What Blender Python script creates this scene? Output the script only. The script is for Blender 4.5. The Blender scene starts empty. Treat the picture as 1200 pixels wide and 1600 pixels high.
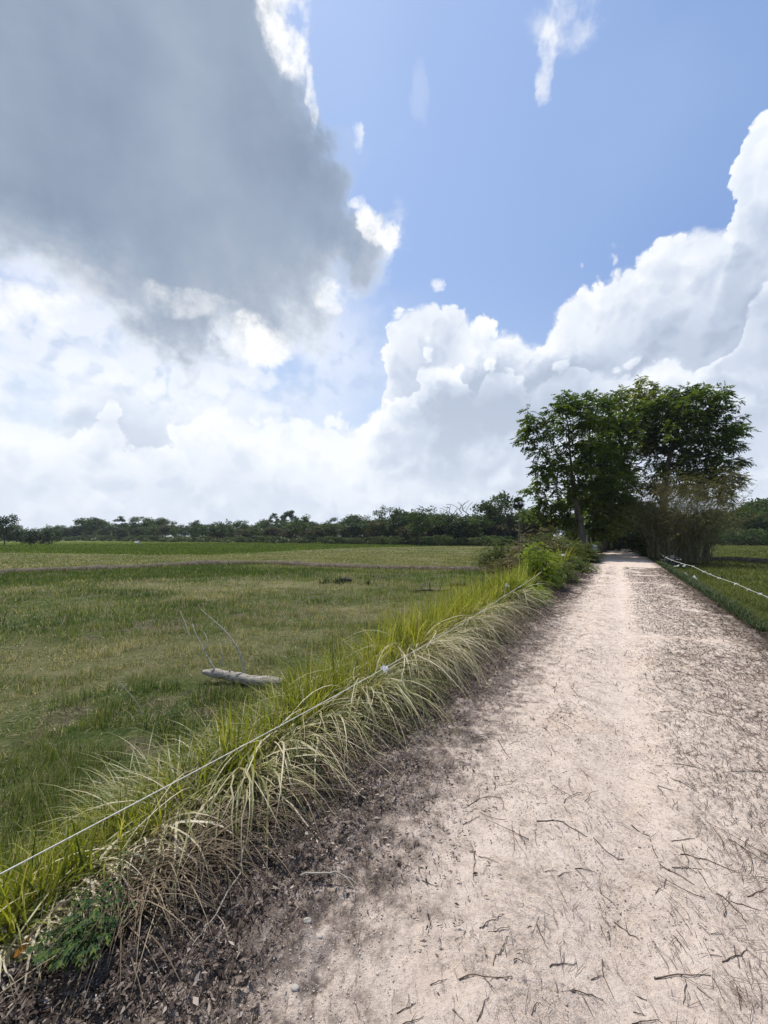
import bpy, math, random
import numpy as np
from mathutils import Vector
random.seed(7); RNG = np.random.default_rng(11)
R = math.radians
scene = bpy.context.scene
COL = scene.collection

# ------------------------------------------------------------------ camera
F = 610.0            # focal length in photo pixels (1200 x 1600)
PITCH = math.atan(38/F)
H = 1.6
cam_d = bpy.data.cameras.new('camera'); cam = bpy.data.objects.new('camera', cam_d); COL.objects.link(cam)
cam.location = (0, 0, H); cam.rotation_euler = (R(90)+PITCH, 0, 0)
cam_d.sensor_fit = 'VERTICAL'; cam_d.sensor_height = 36; cam_d.lens = 36*F/1600
cam_d.clip_start = .05; cam_d.clip_end = 12000
scene.camera = cam

def ray(px, py):
    a = (px-600)/F; b = (800-py)/F
    return np.array([a, math.cos(PITCH)-b*math.sin(PITCH), math.sin(PITCH)+b*math.cos(PITCH)])
def at(px, py, Y):                      # world point seen at a photo pixel, at depth Y
    r = ray(px, py); r = r/r[1]*Y; return np.array([r[0], Y, r[2]+H])
def on(px, py, z=0.0):                  # world point on a level plane
    r = ray(px, py); k = (z-H)/r[2]; return np.array([r[0]*k, r[1]*k, z])

# road frame: s runs along the track, t to its right
TH = math.atan((965-600)/F)
DS = np.array([math.sin(TH), math.cos(TH)]); DT = np.array([math.cos(TH), -math.sin(TH)])
def st(x, y): return x*DS[0]+y*DS[1], x*DT[0]+y*DT[1]
def xy(s, t): return s*DS[0]+t*DT[0], s*DS[1]+t*DT[1]

# ------------------------------------------------------------------ numpy noise
def _h(i, j, seed):
    n = (i.astype(np.int64)*374761393 + j.astype(np.int64)*668265263 + seed*974711) & 0xffffffff
    n = ((n ^ (n >> 13))*1274126177) & 0xffffffff
    return ((n ^ (n >> 16)) & 0xffffff)/float(0xffffff)
def vn(x, y, seed=0):
    x = np.asarray(x, float); y = np.asarray(y, float)
    i = np.floor(x); j = np.floor(y); fx = x-i; fy = y-j
    fx = fx*fx*(3-2*fx); fy = fy*fy*(3-2*fy)
    a = _h(i, j, seed); b = _h(i+1, j, seed); c = _h(i, j+1, seed); d = _h(i+1, j+1, seed)
    return (a*(1-fx)+b*fx)*(1-fy)+(c*(1-fx)+d*fx)*fy
def fbm(x, y, seed=0, o=4, g=.5):
    v = 0; a = 1; tot = 0
    for k in range(o):
        v = v+a*vn(x*2**k, y*2**k, seed+k*17); tot += a; a *= g
    return v/tot
def sm(a, b, x):
    q = np.clip((x-a)/(b-a), 0, 1); return q*q*(3-2*q)

# ------------------------------------------------------------------ terrain heights
FIELD_L, FIELD_R = -.5, -.38
def base_z(x, y):
    s, t = st(np.asarray(x, float), np.asarray(y, float))
    wob = (fbm(s*.35, t*0+3, 5, 3)-.5)*.5
    tl = t+wob
    z = np.where(t < 0, FIELD_L*(1-sm(-3.1, -1.95, tl)), FIELD_R*sm(1.95, 3.0, tl))
    out = sm(1.9, 3.2, np.abs(t))
    z = z+out*(fbm(x*.35, y*.35, 9, 3)-.5)*.10
    return z
def ground_z(x, y):
    s, t = st(np.asarray(x, float), np.asarray(y, float))
    rough = (fbm(x*2.2, y*2.2, 21, 4, .6)-.5)*.07
    near = 1-sm(12, 70, np.hypot(x, y))
    return base_z(x, y)+rough*near*sm(1.9, 2.6, np.abs(t))
def road_z(s, t):
    z = (fbm(s*.8, t*.9, 31, 3)-.5)*.05
    lane = np.exp(-((t-.0)/.22)**2)+.7*np.exp(-((t+.85)/.25)**2)
    z = z - .034*lane
    edge = sm(.75, 1.5, -t+.25*(fbm(s*1.5, t*1.5, 8, 3)-.5)) + sm(1.35, 1.9, t)
    z = z + (fbm(s*7, t*7, 41, 5, .68)-.5)*(.03+.12*edge)
    # tyre lug prints pressed in short runs
    for (s0, t0, ln, wd, ang) in ((2.05, -.04, .35, .1, .5), (2.6, .02, .4, .1, .35), (1.75, -.42, .35, .13, -.3), (1.55, .16, .22, .12, .25), (3.6, -.05, .5, .1, .3), (1.45, -.28, .2, .14, -.35)):
        a = s-s0; b = t-t0
        win = (1-sm(ln*.7, ln, np.abs(a)))*(1-sm(wd*.7, wd, np.abs(b)))
        z = z+win*.008*np.sin((a+b*ang)*2*math.pi/.045)
    drop = sm(1.85, 2.2, t)+1-sm(-2.25, -1.9, t)
    return z-drop*.20-.0*s
def top_z(x, y):
    s, t = st(np.asarray(x, float), np.asarray(y, float))
    return np.where((t > -2.0) & (t < 1.95), np.maximum(road_z(s, t), ground_z(x, y)-.09), ground_z(x, y))

# ------------------------------------------------------------------ tags and meshes
def tag(o, label=None, cat=None, group=None, kind=None):
    for k, v in (('label', label), ('category', cat), ('group', group), ('kind', kind)):
        if v: o[k] = v
    return o
def empty(name, loc, label, cat, group=None):
    o = bpy.data.objects.new(name, None); COL.objects.link(o); o.location = loc
    return tag(o, label, cat, group)

class MB:
    def __init__(s): s.V = []; s.F3 = []; s.F4 = []; s.A = []; s.n = 0
    def add(s, V, Fq, rnd=0.0):
        V = np.asarray(V, float).reshape(-1, 3); Fq = np.asarray(Fq, np.int64)
        (s.F4 if Fq.shape[1] == 4 else s.F3).append(Fq+s.n)
        s.V.append(V); s.A.append(np.broadcast_to(np.asarray(rnd, float), (len(V),)) if np.ndim(rnd) else np.full(len(V), float(rnd)))
        s.n += len(V)
    def mesh(s, name, smooth=True):
        V = np.concatenate(s.V); me = bpy.data.meshes.new(name)
        f3 = np.concatenate(s.F3) if s.F3 else np.zeros((0, 3), np.int64)
        f4 = np.concatenate(s.F4) if s.F4 else np.zeros((0, 4), np.int64)
        me.vertices.add(len(V)); me.vertices.foreach_set('co', V.astype(np.float32).ravel())
        loops = np.concatenate([f3.ravel(), f4.ravel()]); me.loops.add(len(loops)); me.loops.foreach_set('vertex_index', loops.astype(np.int32))
        nf = len(f3)+len(f4); me.polygons.add(nf)
        ls = np.concatenate([np.arange(len(f3))*3, len(f3)*3+np.arange(len(f4))*4]).astype(np.int32)
        me.polygons.foreach_set('loop_start', ls)
        me.polygons.foreach_set('loop_total', np.concatenate([np.full(len(f3), 3), np.full(len(f4), 4)]).astype(np.int32))
        me.update(calc_edges=True)
        if smooth: me.polygons.foreach_set('use_smooth', np.ones(nf, bool))
        a = me.attributes.new('rnd', 'FLOAT', 'POINT'); a.data.foreach_set('value', np.concatenate(s.A).astype(np.float32))
        return me
    def build(s, name, mat, parent=None, smooth=True, loc=None):
        me = s.mesh(name, smooth); me.materials.append(mat)
        o = bpy.data.objects.new(name, me); COL.objects.link(o)
        if parent is not None: o.parent = parent
        if loc is not None: o.location = loc
        return o

def unit(v): return v/np.maximum(np.linalg.norm(v, axis=-1, keepdims=True), 1e-9)
def tube(mb, pts, rad, n=6, rnd=0.0, cap=True):
    P = np.asarray(pts, float); m = len(P); rad = np.broadcast_to(np.asarray(rad, float), (m,))
    T = unit(np.gradient(P, axis=0)); up = np.array([0, 0, 1.]) if abs(T[0, 2]) < .9 else np.array([1., 0, 0])
    A = unit(np.cross(T, up)); B = np.cross(T, A)
    a = np.linspace(0, 2*math.pi, n, endpoint=False)
    V = P[:, None]+rad[:, None, None]*(np.cos(a)[None, :, None]*A[:, None]+np.sin(a)[None, :, None]*B[:, None])
    i = np.arange(m-1)[:, None]*n; j = np.arange(n)[None]; k = (j+1) % n
    Fq = np.stack([i+j, i+k, i+n+k, i+n+j], -1).reshape(-1, 4)
    mb.add(V.reshape(-1, 3), Fq, rnd)
    if cap:
        for e, c in ((0, P[0]), (m-1, P[-1])):
            mb.add(np.vstack([V[e], c]), [[q, (q+1) % n, n] for q in range(n)], rnd)
def bez(p0, p1, bend, n=6):
    p0 = np.asarray(p0, float); p1 = np.asarray(p1, float); q = np.linspace(0, 1, n)[:, None]
    return p0*(1-q)+p1*q+4*q*(1-q)*np.asarray(bend)

def blades(mb, base, az, length, width, phi0, phi1, segs=6, power=1.3, rnd=0.0, floor=None, twist=.5, drift=0.0, broken=0.0):
    """ribbon leaves: phi = angle from vertical, going from phi0 to phi1"""
    N = len(base); az = np.broadcast_to(az, (N,)); length = np.broadcast_to(length, (N,)); width = np.broadcast_to(width, (N,))
    phi0 = np.broadcast_to(phi0, (N,)); phi1 = np.broadcast_to(phi1, (N,)); rnd = np.broadcast_to(rnd, (N,))
    P = np.array(base, float); d2 = np.stack([np.cos(az), np.sin(az)], -1)
    tw = (RNG.random(N)-.5)*2*twist
    side = np.stack([-np.sin(az+tw), np.cos(az+tw), (RNG.random(N)-.5)*.5], -1)
    rows = []; brk = np.where(RNG.random(N) < broken, RNG.integers(2, max(3, segs-1), N), 99); kick = RNG.uniform(.5, 1.5, N)
    for k in range(segs+1):
        if drift: az = az+RNG.normal(0, drift, N); d2 = np.stack([np.cos(az), np.sin(az)], -1)
        f = k/segs
        w = width*(.55+.9*f*(1-f)*1.6)*(1-f**3) if segs > 2 else width*(1-f*.9)
        w = np.maximum(w, width*.06)*.5
        rows.append(np.stack([P-side*w[:, None], P+side*w[:, None]], 1))
        ph = phi0+(phi1-phi0)*((k+.5)/segs)**power+np.where(k >= brk, kick, 0)
        ph = np.minimum(ph, 3.6)
        st_ = length/segs
        P = P+np.concatenate([d2*(np.sin(ph)*st_)[:, None], (np.cos(ph)*st_)[:, None]], 1)
        if floor is not None: P[:, 2] = np.maximum(P[:, 2], floor(P[:, 0], P[:, 1])+.008)
    V = np.stack(rows, 1).reshape(N, -1, 3); nv = V.shape[1]
    b = np.arange(segs)*2; q = np.stack([b, b+1, b+3, b+2], -1)
    Fq = (np.arange(N)[:, None, None]*nv+q[None]).reshape(-1, 4)
    mb.add(V.reshape(-1, 3), Fq, np.repeat(rnd, nv))

def leafquads(mb, C, D, Nn, L, W, rnd):
    """diamond leaves folded at the midrib: C base, D direction, Nn normal"""
    D = unit(D); S = unit(np.cross(Nn, D)); N = np.cross(D, S); L = np.broadcast_to(L, (len(C),))[:, None]; W = np.broadcast_to(W, (len(C),))[:, None]
    mid = C+D*L*.45
    V = np.stack([C, mid-S*W*.5+N*W*.18, C+D*L-N*L*.1, mid+S*W*.5+N*W*.18], 1)
    Fq = np.arange(len(C))[:, None]*4+np.arange(4)[None]
    mb.add(V.reshape(-1, 3), Fq, np.repeat(np.broadcast_to(rnd, (len(C),)), 4))

# ------------------------------------------------------------------ materials
class X:                                # tiny expression wrapper over math nodes
    def __init__(s, nt, sock): s.nt = nt; s.s = sock
    def _m(s, op, *o):
        n = s.nt.nodes.new('ShaderNodeMath'); n.operation = op
        for i, v in enumerate((s,)+o):
            if isinstance(v, X): s.nt.links.new(v.s, n.inputs[i])
            else: n.inputs[i].default_value = v
        return X(s.nt, n.outputs[0])
    def __add__(s, o): return s._m('ADD', o)
    __radd__ = __add__
    def __sub__(s, o): return s._m('SUBTRACT', o)
    def __rsub__(s, o): return (s*-1)+o
    def __mul__(s, o): return s._m('MULTIPLY', o)
    __rmul__ = __mul__
    def __truediv__(s, o): return s._m('DIVIDE', o)
    def min(s, o): return s._m('MINIMUM', o)
    def max(s, o): return s._m('MAXIMUM', o)
    def pow(s, o): return s._m('POWER', o)
    def ss(s, a, b, lo=0, hi=1):
        n = s.nt.nodes.new('ShaderNodeMapRange'); n.interpolation_type = 'SMOOTHSTEP'
        s.nt.links.new(s.s, n.inputs[0])
        for i, v in enumerate((a, b, lo, hi)): n.inputs[i+1].default_value = v
        return X(s.nt, n.outputs[0])
def lk(nt, v, inp):
    if isinstance(v, X): nt.links.new(v.s, inp)
    elif isinstance(v, bpy.types.NodeSocket): nt.links.new(v, inp)
    elif isinstance(v, tuple) and len(v) == 3 and inp.type == 'RGBA': inp.default_value = (*v, 1)
    else: inp.default_value = v
def mixc(nt, f, a, b, bt='MIX'):
    n = nt.nodes.new('ShaderNodeMix'); n.data_type = 'RGBA'; n.blend_type = bt; n.clamp_factor = True
    lk(nt, f, n.inputs[0]); lk(nt, a, n.inputs[6]); lk(nt, b, n.inputs[7]); return n.outputs[2]
def noise(nt, vec, scale, detail=4, rough=.55, dist=0, out=0, lac=2.0):
    n = nt.nodes.new('ShaderNodeTexNoise'); n.inputs['Scale'].default_value = scale; n.inputs['Detail'].default_value = detail
    n.inputs['Roughness'].default_value = rough; n.inputs['Distortion'].default_value = dist; n.inputs['Lacunarity'].default_value = lac
    if vec is not None: nt.links.new(vec, n.inputs['Vector'])
    return X(nt, n.outputs[0]) if out == 0 else n.outputs[1]
def vor(nt, vec, scale, detail=0, feature='F1', rough=.5):
    n = nt.nodes.new('ShaderNodeTexVoronoi'); n.feature = feature; n.inputs['Scale'].default_value = scale; n.inputs['Detail'].default_value = detail
    n.inputs['Roughness'].default_value = rough
    nt.links.new(vec, n.inputs['Vector']); return n
def ramp(nt, f, stops):
    n = nt.nodes.new('ShaderNodeValToRGB'); lk(nt, f, n.inputs[0]); e = n.color_ramp.elements
    while len(e) < len(stops): e.new(.5)
    for el, (p, c) in zip(e, stops): el.position = p; el.color = (*c, 1)
    return n.outputs[0]
def newmat(name):
    m = bpy.data.materials.new(name); m.use_nodes = True; nt = m.node_tree; nt.nodes.clear()
    out = nt.nodes.new('ShaderNodeOutputMaterial'); return m, nt, out
def attr(nt, name='rnd'):
    n = nt.nodes.new('ShaderNodeAttribute'); n.attribute_name = name; return X(nt, n.outputs['Fac'])
def geo_pos(nt):
    return nt.nodes.new('ShaderNodeNewGeometry').outputs['Position']
def bump(nt, h, strength, dist):
    n = nt.nodes.new('ShaderNodeBump'); lk(nt, h, n.inputs['Height']); n.inputs['Strength'].default_value = strength; n.inputs['Distance'].default_value = dist
    return n.outputs[0]
def principled(nt, out, col, rough=.8, nrm=None, spec=.3):
    p = nt.nodes.new('ShaderNodeBsdfPrincipled'); lk(nt, col, p.inputs['Base Color']); lk(nt, rough, p.inputs['Roughness'])
    p.inputs['Specular IOR Level'].default_value = spec
    if nrm is not None: nt.links.new(nrm, p.inputs['Normal'])
    nt.links.new(p.outputs[0], out.inputs[0]); return p
def leafmat(name, stops, trans=.4, gloss=.35, patch=None, tint=(1.15, 1.2, .55)):
    """thin leaf: diffuse + translucent + weak sheen"""
    m, nt, out = newmat(name); r = attr(nt); c = ramp(nt, r, stops)
    if patch:
        n = noise(nt, geo_pos(nt), patch[0], 3); c = mixc(nt, n.ss(.35, .65)*patch[1], c, patch[2])
    d = nt.nodes.new('ShaderNodeBsdfPrincipled'); lk(nt, c, d.inputs['Base Color']); d.inputs['Roughness'].default_value = gloss; d.inputs['Specular IOR Level'].default_value = .25
    tr = nt.nodes.new('ShaderNodeBsdfTranslucent'); lk(nt, mixc(nt, 1.0, c, tint, 'MULTIPLY'), tr.inputs[0])
    mx = nt.nodes.new('ShaderNodeMixShader'); mx.inputs[0].default_value = trans
    nt.links.new(d.outputs[0], mx.inputs[1]); nt.links.new(tr.outputs[0], mx.inputs[2]); nt.links.new(mx.outputs[0], out.inputs[0])
    return m
def plainmat(name, stops, rough=.85, scale=8, bstr=.4, bdist=.02, stretch=None):
    m, nt, out = newmat(name); tc = nt.nodes.new('ShaderNodeTexCoord'); v = tc.outputs['Object']
    if stretch:
        mp = nt.nodes.new('ShaderNodeMapping'); mp.inputs['Scale'].default_value = stretch; nt.links.new(v, mp.inputs[0]); v = mp.outputs[0]
    n = noise(nt, v, scale, 6, .65); c = ramp(nt, n*.75+attr(nt)*.25, stops)
    principled(nt, out, c, rough, bump(nt, n, bstr, bdist)); return m

def sand_material():
    m, nt, out = newmat('sand'); pos = geo_pos(nt)
    big = noise(nt, pos, .9, 5, .6); mid = noise(nt, pos, 6, 6, .65); fine = noise(nt, pos, 42, 6, .75); grain = noise(nt, pos, 190, 2, .6)
    t = attr(nt, 'lat')
    c = ramp(nt, mid*.35+fine*.45+grain*.2, [(.36, (.22, .165, .14)), (.44, (.48, .39, .325)), (.52, (.68, .56, .475)), (.66, (.75, .66, .57))])
    c = mixc(nt, big.ss(.5, .72)*.4, c, (.62, .46, .35))              # pinkish laterite stain
    c = mixc(nt, noise(nt, pos, 2.3, 5, .6).ss(.55, .75)*.45, c, (.36, .33, .31))
    c = mixc(nt, grain.ss(.62, .72)*.5, c, (.2, .15, .12))
    # trodden grey-brown humus along both edges
    wob = (noise(nt, pos, 1.6, 6, .65)-.5)*.9+(noise(nt, pos, 11, 6, .75)-.5)*2.2+(fine-.5)*1.4
    dirt = (t*-1+wob*1.15).ss(.60, 1.25).max((t+wob*.6).ss(1.45, 1.95))
    dcol = ramp(nt, fine*.5+mid*.5, [(.36, (.04, .03, .025)), (.47, (.10, .077, .065)), (.54, (.24, .19, .16)), (.62, (.48, .40, .35))])
    c = mixc(nt, dirt*.95, c, dcol)
    # fine dark chaff
    mp = nt.nodes.new('ShaderNodeMapping'); mp.inputs['Rotation'].default_value = (0, 0, -TH-.5); mp.inputs['Scale'].default_value = (1, .3, 1); nt.links.new(pos, mp.inputs[0])
    ch = noise(nt, mp.outputs[0], 38, 4, .75, 1.2)
    c = mixc(nt, ch.ss(.59, .66)*noise(nt, pos, 1.3, 3).ss(.38, .62, .12, .75), c, (.14, .1, .085))
    lane = (1-(t*t*16)).max(0).max((1-((t+.72)*(t+.72)*14)).max(0)*.8)
    c = mixc(nt, lane*.3, c, (.68, .565, .49))
    h = mid*.5+fine*.35+grain*.12+ch.ss(.6, .66)*.1
    principled(nt, out, c, .92, bump(nt, h, 1.0, .05), .15); return m

def terrain_material():
    m, nt, out = newmat('field_soil'); pos = geo_pos(nt)
    mid = noise(nt, pos, .35, 6, .62); fine = noise(nt, pos, 9, 6, .7); pat = noise(nt, pos, 1.7, 5, .6)
    mp = nt.nodes.new('ShaderNodeMapping'); mp.inputs['Scale'].default_value = (.28, 1.0, 1); mp.inputs['Rotation'].default_value = (0, 0, R(12)); nt.links.new(pos, mp.inputs[0])
    lng = noise(nt, mp.outputs[0], .8, 6, .7)
    grass = ramp(nt, fine*.5+pat*.5, [(.3, (0.033, 0.051, 0.014)), (.45, (0.045, 0.067, 0.017)), (.55, (0.090, 0.112, 0.031)), (.68, (0.225, 0.208, 0.084))])
    soil = ramp(nt, fine, [(.3, (.045, .036, .028)), (.55, (.12, .095, .07)), (.75, (.27, .23, .18))])
    c = mixc(nt, (pat*.6+mid*.4).ss(.47, .58)*.85, grass, soil)
    stub = ramp(nt, lng*.6+fine*.4, [(.32, (.07, .082, .03)), (.5, (.14, .135, .06)), (.64, (.25, .215, .125)), (.8, (.34, .29, .2))])
    c = mixc(nt, attr(nt, 'stubble'), c, stub)
    pad = ramp(nt, lng*.5+fine*.5, [(.3, (.06, .085, .015)), (.55, (.11, .14, .025)), (.75, (.19, .20, .05))])
    c = mixc(nt, attr(nt, 'paddy'), c, pad)
    bank = ramp(nt, fine*.6+pat*.4, [(.3, (.022, .018, .013)), (.5, (.055, .044, .034)), (.68, (.14, .115, .095)), (.8, (.3, .25, .21))])
    c = mixc(nt, attr(nt, 'bank'), c, bank)
    principled(nt, out, c, .95, bump(nt, fine*.7+pat*.5, 1, .12), .1); return m

# ------------------------------------------------------------------ ground
FIELD_EDGE = [on(px, py, FIELD_L) for px, py in ((-900, 874), (-300, 868), (0, 864), (200, 866.5), (330, 867.5), (400, 864), (560, 856.5), (740, 852.5), (900, 850))]
FE = np.array(FIELD_EDGE)
BUND = np.array([on(px, py, FIELD_L+.1) for px, py in ((-700, 900), (0, 893), (170, 887), (300, 881), (400, 878), (500, 882), (600, 886), (700, 888), (770, 889))])
def regions(x, y):
    """paddy / stubble masks left of the track from the surveyed field edges"""
    s, t = st(x, y)
    ang = x/np.maximum(y, .1)
    fe = np.interp(ang, FE[:, 0]/FE[:, 1], FE[:, 1]); bu = np.interp(ang, BUND[:, 0]/BUND[:, 1], BUND[:, 1])
    w = (fbm(x*.15, y*.15, 71, 3)-.5)
    left = (t < -3) & (y > 1)
    pad = np.where(left, sm(0, 1.2, y-fe+w*3), 0)*(1-sm(175, 200, y))
    pad = np.maximum(pad, np.where((t > 3) & (y > 5), .55, 0))
    stub = np.where(left, sm(-.5, .8, y-bu+w*2), 0)*(1-pad)
    stub = np.maximum(stub, np.where(left, sm(.52, .68, fbm(x*.16+3, y*.3, 77, 4))*.75, 0)*(1-pad))
    return pad, stub
def build_terrain():
    ang = np.concatenate([np.linspace(R(-180), R(-58), 50)[:-1], np.linspace(R(-58), R(58), 520), np.linspace(R(58), R(180), 50)[1:]])
    rad = np.concatenate([[.25, .6, .9], 1.2*np.exp(np.arange(0, 420)*.0125)]); rad = np.concatenate([rad, rad[-1]*np.exp(np.arange(1, 36)*.12)])
    A, Rr = np.meshgrid(ang, rad); x = Rr*np.sin(A); y = Rr*np.cos(A)
    z = ground_z(x, y); s, t = st(x, y)
    z = z-.16*(1-sm(1.75, 2.15, np.abs(t)))
    m, n = x.shape; V = np.stack([x, y, z], -1).reshape(-1, 3)
    i = np.arange(m-1)[:, None]*n; j = np.arange(n-1)[None]
    Fq = np.stack([i+j, i+j+1, i+n+j+1, i+n+j], -1).reshape(-1, 4)[:, ::-1]
    mb = MB(); mb.add(V, Fq); me = mb.mesh('ground')
    pad, stub = regions(x, y)
    bank = (1-sm(2.1, 2.9, np.abs(t)+(fbm(x*1.5, y*1.5, 3)-.5)*.6))
    for nm, a in (('paddy', pad), ('stubble', stub), ('bank', bank)):
        at_ = me.attributes.new(nm, 'FLOAT', 'POINT'); at_.data.foreach_set('value', a.astype(np.float32).ravel())
    me.materials.append(terrain_material()); o = bpy.data.objects.new('ground', me); COL.objects.link(o); tag(o, kind='structure')
def build_road():
    s = np.concatenate([np.arange(-6, .4, .2), np.arange(.4, 5, .0125), 5*np.exp(np.arange(0, 330)*.0085)]); s = s[s < 82]
    t = np.linspace(-2.25, 2.2, 330); S, T = np.meshgrid(s, t, indexing='ij')
    x, y = xy(S, T); z = road_z(S, T)
    m, n = x.shape; i = np.arange(m-1)[:, None]*n; j = np.arange(n-1)[None]
    Fq = np.stack([i+j, i+j+1, i+n+j+1, i+n+j], -1).reshape(-1, 4)[:, ::-1]
    mb = MB(); mb.add(np.stack([x, y, z], -1).reshape(-1, 3), Fq); me = mb.mesh('dirt_track')
    a = me.attributes.new('lat', 'FLOAT', 'POINT'); a.data.foreach_set('value', T.astype(np.float32).ravel())
    me.materials.append(sand_material()); o = bpy.data.objects.new('dirt_track', me); COL.objects.link(o); tag(o, kind='structure')
build_terrain(); build_road()

# field bunds: low earth ridges
M_EARTH = plainmat('bund_earth', [(.3, (.03, .025, .018)), (.5, (.085, .07, .05)), (.7, (.19, .16, .12))], .95, 3, .8, .08)
def bund(name, pts, w, h, segs=160):
    pts = np.array(pts); d = np.concatenate([[0], np.cumsum(np.hypot(*np.diff(pts[:, :2], axis=0).T))])
    q = np.linspace(0, d[-1], segs); x = np.interp(q, d, pts[:, 0]); y = np.interp(q, d, pts[:, 1])
    tx = np.gradient(x); ty = np.gradient(y); l = np.hypot(tx, ty); nx, ny = -ty/l, tx/l
    prof = np.linspace(-1, 1, 9); rows = []
    for k in prof:
        ww = w*(.8+.5*fbm(q*.4, q*0+k, 3)); px, py = x+nx*k*ww, y+ny*k*ww
        hh = h*(1-k*k)*(.55+.9*fbm(q*.7, q*0+k*2, 5, 4)); rows.append(np.stack([px, py, base_z(px, py)-.06+hh+.06*(1-abs(k))], -1))
    V = np.stack(rows, 1); m, n = V.shape[:2]; i = np.arange(m-1)[:, None]*n; j = np.arange(n-1)[None]
    mb = MB(); mb.add(V.reshape(-1, 3), np.stack([i+j, i+j+1, i+n+j+1, i+n+j], -1).reshape(-1, 4), .5)
    o = mb.build(name, M_EARTH); tag(o, kind='structure'); return x, y
BX, BY = bund('field_bund', BUND[1:], .55, .24)
RB = [on(px, py, FIELD_R) for px, py in ((1090, 874), (1200, 880), (1400, 893))]
bund('field_bund', RB, .35, .3, 60)
RB2 = [on(px, py, FIELD_R) for px, py in ((1085, 849.5), (1200, 849.5), (1500, 849.5))]
bund('field_bund', RB2, 1.2, 1.3, 60)

# ------------------------------------------------------------------ field grass (nobody could count it)
G_FIELD = [(0, (.034, .062, .012)), (.35, (.085, .135, .02)), (.58, (.14, .185, .035)), (.72, (.20, .195, .075)), (.86, (.33, .275, .16)), (1, (.58, .50, .36))]
M_FIELD = leafmat('field_grass_leaf', G_FIELD, .35, .6)
M_PADDY = leafmat('rice_leaf', [(0, (.075, .105, .012)), (.5, (.14, .18, .022)), (1, (.26, .27, .055))], .4, .7)
M_RIGHT = leafmat('right_field_leaf', [(0, (.05, .065, .012)), (.5, (.11, .125, .028)), (.85, (.20, .19, .06)), (1, (.34, .28, .15))], .35, .7)
def field_grass():
    mb = MB()
    # left field: density falls with distance so that each ring shows alike
    N = 420000; r = 2.0*np.exp(RNG.random(N)**.85*math.log(48/2.0)); a = RNG.uniform(R(-56), R(34), N)
    x = r*np.sin(a); y = r*np.cos(a); s, t = st(x, y)
    cl = fbm(x*3.1, y*3.1, 92, 4, .6); dens = sm(.36, .6, fbm(x*1.1, y*1.1, 91, 4)*.5+cl*.5+.03); ht = .3+.95*sm(.35, .68, cl)
    k = (t < -2.55) & (RNG.random(N) < .18+.82*dens); x, y, r, ht = x[k], y[k], r[k], ht[k]; n = len(x)
    pad, stub = regions(x, y); dry = fbm(x*.5, y*.9, 55, 4)
    rn = np.clip(RNG.random(n)*.6+(dry-.40)*1.3+stub*.36-pad*.2, 0, 1)
    straw = RNG.random(n) < .2+.28*stub; rn = np.where(straw, RNG.uniform(.75, 1, n), rn)
    ln = (.06+.11*RNG.random(n))*(ht*(1-sm(8, 25, r))+sm(8, 25, r))*(1+.5*fbm(x*.8, y*.8, 12))*(1-.35*stub); w = np.maximum(.0045, r*.0012)*(.7+.6*RNG.random(n))
    ph = RNG.random(n)*.5
    flat = RNG.random(n) < .22; ph = np.where(flat, 1.25, ph)
    blades(mb, np.stack([x, y, ground_z(x, y)-.01], -1), RNG.uniform(0, 2*math.pi, n), ln, w, ph, ph+RNG.random(n)*.9, 2, 1, rn)
    n = 70000; r = 2.0*np.exp(RNG.random(n)**.9*math.log(9)); a = RNG.uniform(R(-50), R(34), n); x = r*np.sin(a); y = r*np.cos(a); s, t = st(x, y); k = (t < -2.6) & (RNG.random(n) < .15+.85*sm(.42, .6, fbm(x*1.7, y*1.7, 94, 4))); x, y, r = x[k], y[k], r[k]; n = len(x)
    blades(mb, np.stack([x, y, ground_z(x, y)+.004], -1), RNG.uniform(0, 2*math.pi, n), .04+.10*RNG.random(n), np.maximum(.004, r*.0011), 1.0+.5*RNG.random(n), 1.65, 2, 1, np.where(RNG.random(n) < .6, RNG.uniform(.62, 1, n), RNG.uniform(0, .4, n)))
    # mid and far
    N = 130000; r = 22*np.exp(RNG.random(N)*math.log(130/22)); a = RNG.uniform(R(-56), R(34), N)
    x = r*np.sin(a); y = r*np.cos(a); s, t = st(x, y); k = (t < -3.2) & (y < 118); x, y, r = x[k], y[k], r[k]; n = len(x)
    pad, stub = regions(x, y)
    rn = np.clip(RNG.random(n)*.45+stub*.45*fbm(x*.3, y*.6, 5)*1.6-pad*.05+.04*(1-pad)*(1-stub), 0, 1)
    blades(mb, np.stack([x, y, ground_z(x, y)-.01], -1), RNG.uniform(0, 2*math.pi, n), (.12+.14*RNG.random(n))*(1-.4*stub), r*.0014, RNG.random(n)*.4, .8, 1, 1, rn)
    N = 90000; r = 20*np.exp(RNG.random(N)*math.log(8.5)); a = RNG.uniform(R(-56), R(34), N)
    x = r*np.sin(a); y = r*np.cos(a); s, t = st(x, y); k = (t < -3.2) & (y < 165); x, y, r = x[k], y[k], r[k]; pad, stub = regions(x, y); k = pad > .5; x, y, r = x[k], y[k], r[k]; n = len(x); pm = MB()
    blades(pm, np.stack([x, y, ground_z(x, y)-.01], -1), RNG.uniform(0, 2*math.pi, n), .14+.16*RNG.random(n), r*.0015, RNG.random(n)*.4, .8, 1, 1, np.clip(RNG.random(n)*.6+(fbm(x*.1, y*.3, 6)-.3)*.8, 0, 1))
    tag(pm.build('rice_grass', M_PADDY), 'strip of vivid green young rice across the far side of the left field', 'grass', kind='stuff')
    o = mb.build('field_grass', M_FIELD); tag(o, 'short green and straw-coloured grass covering the open left field', 'grass', kind='stuff')
    mb = MB()
    N = 150000; r = 3*np.exp(RNG.random(N)*math.log(110/3)); a = RNG.uniform(R(28), R(66), N)
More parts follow.
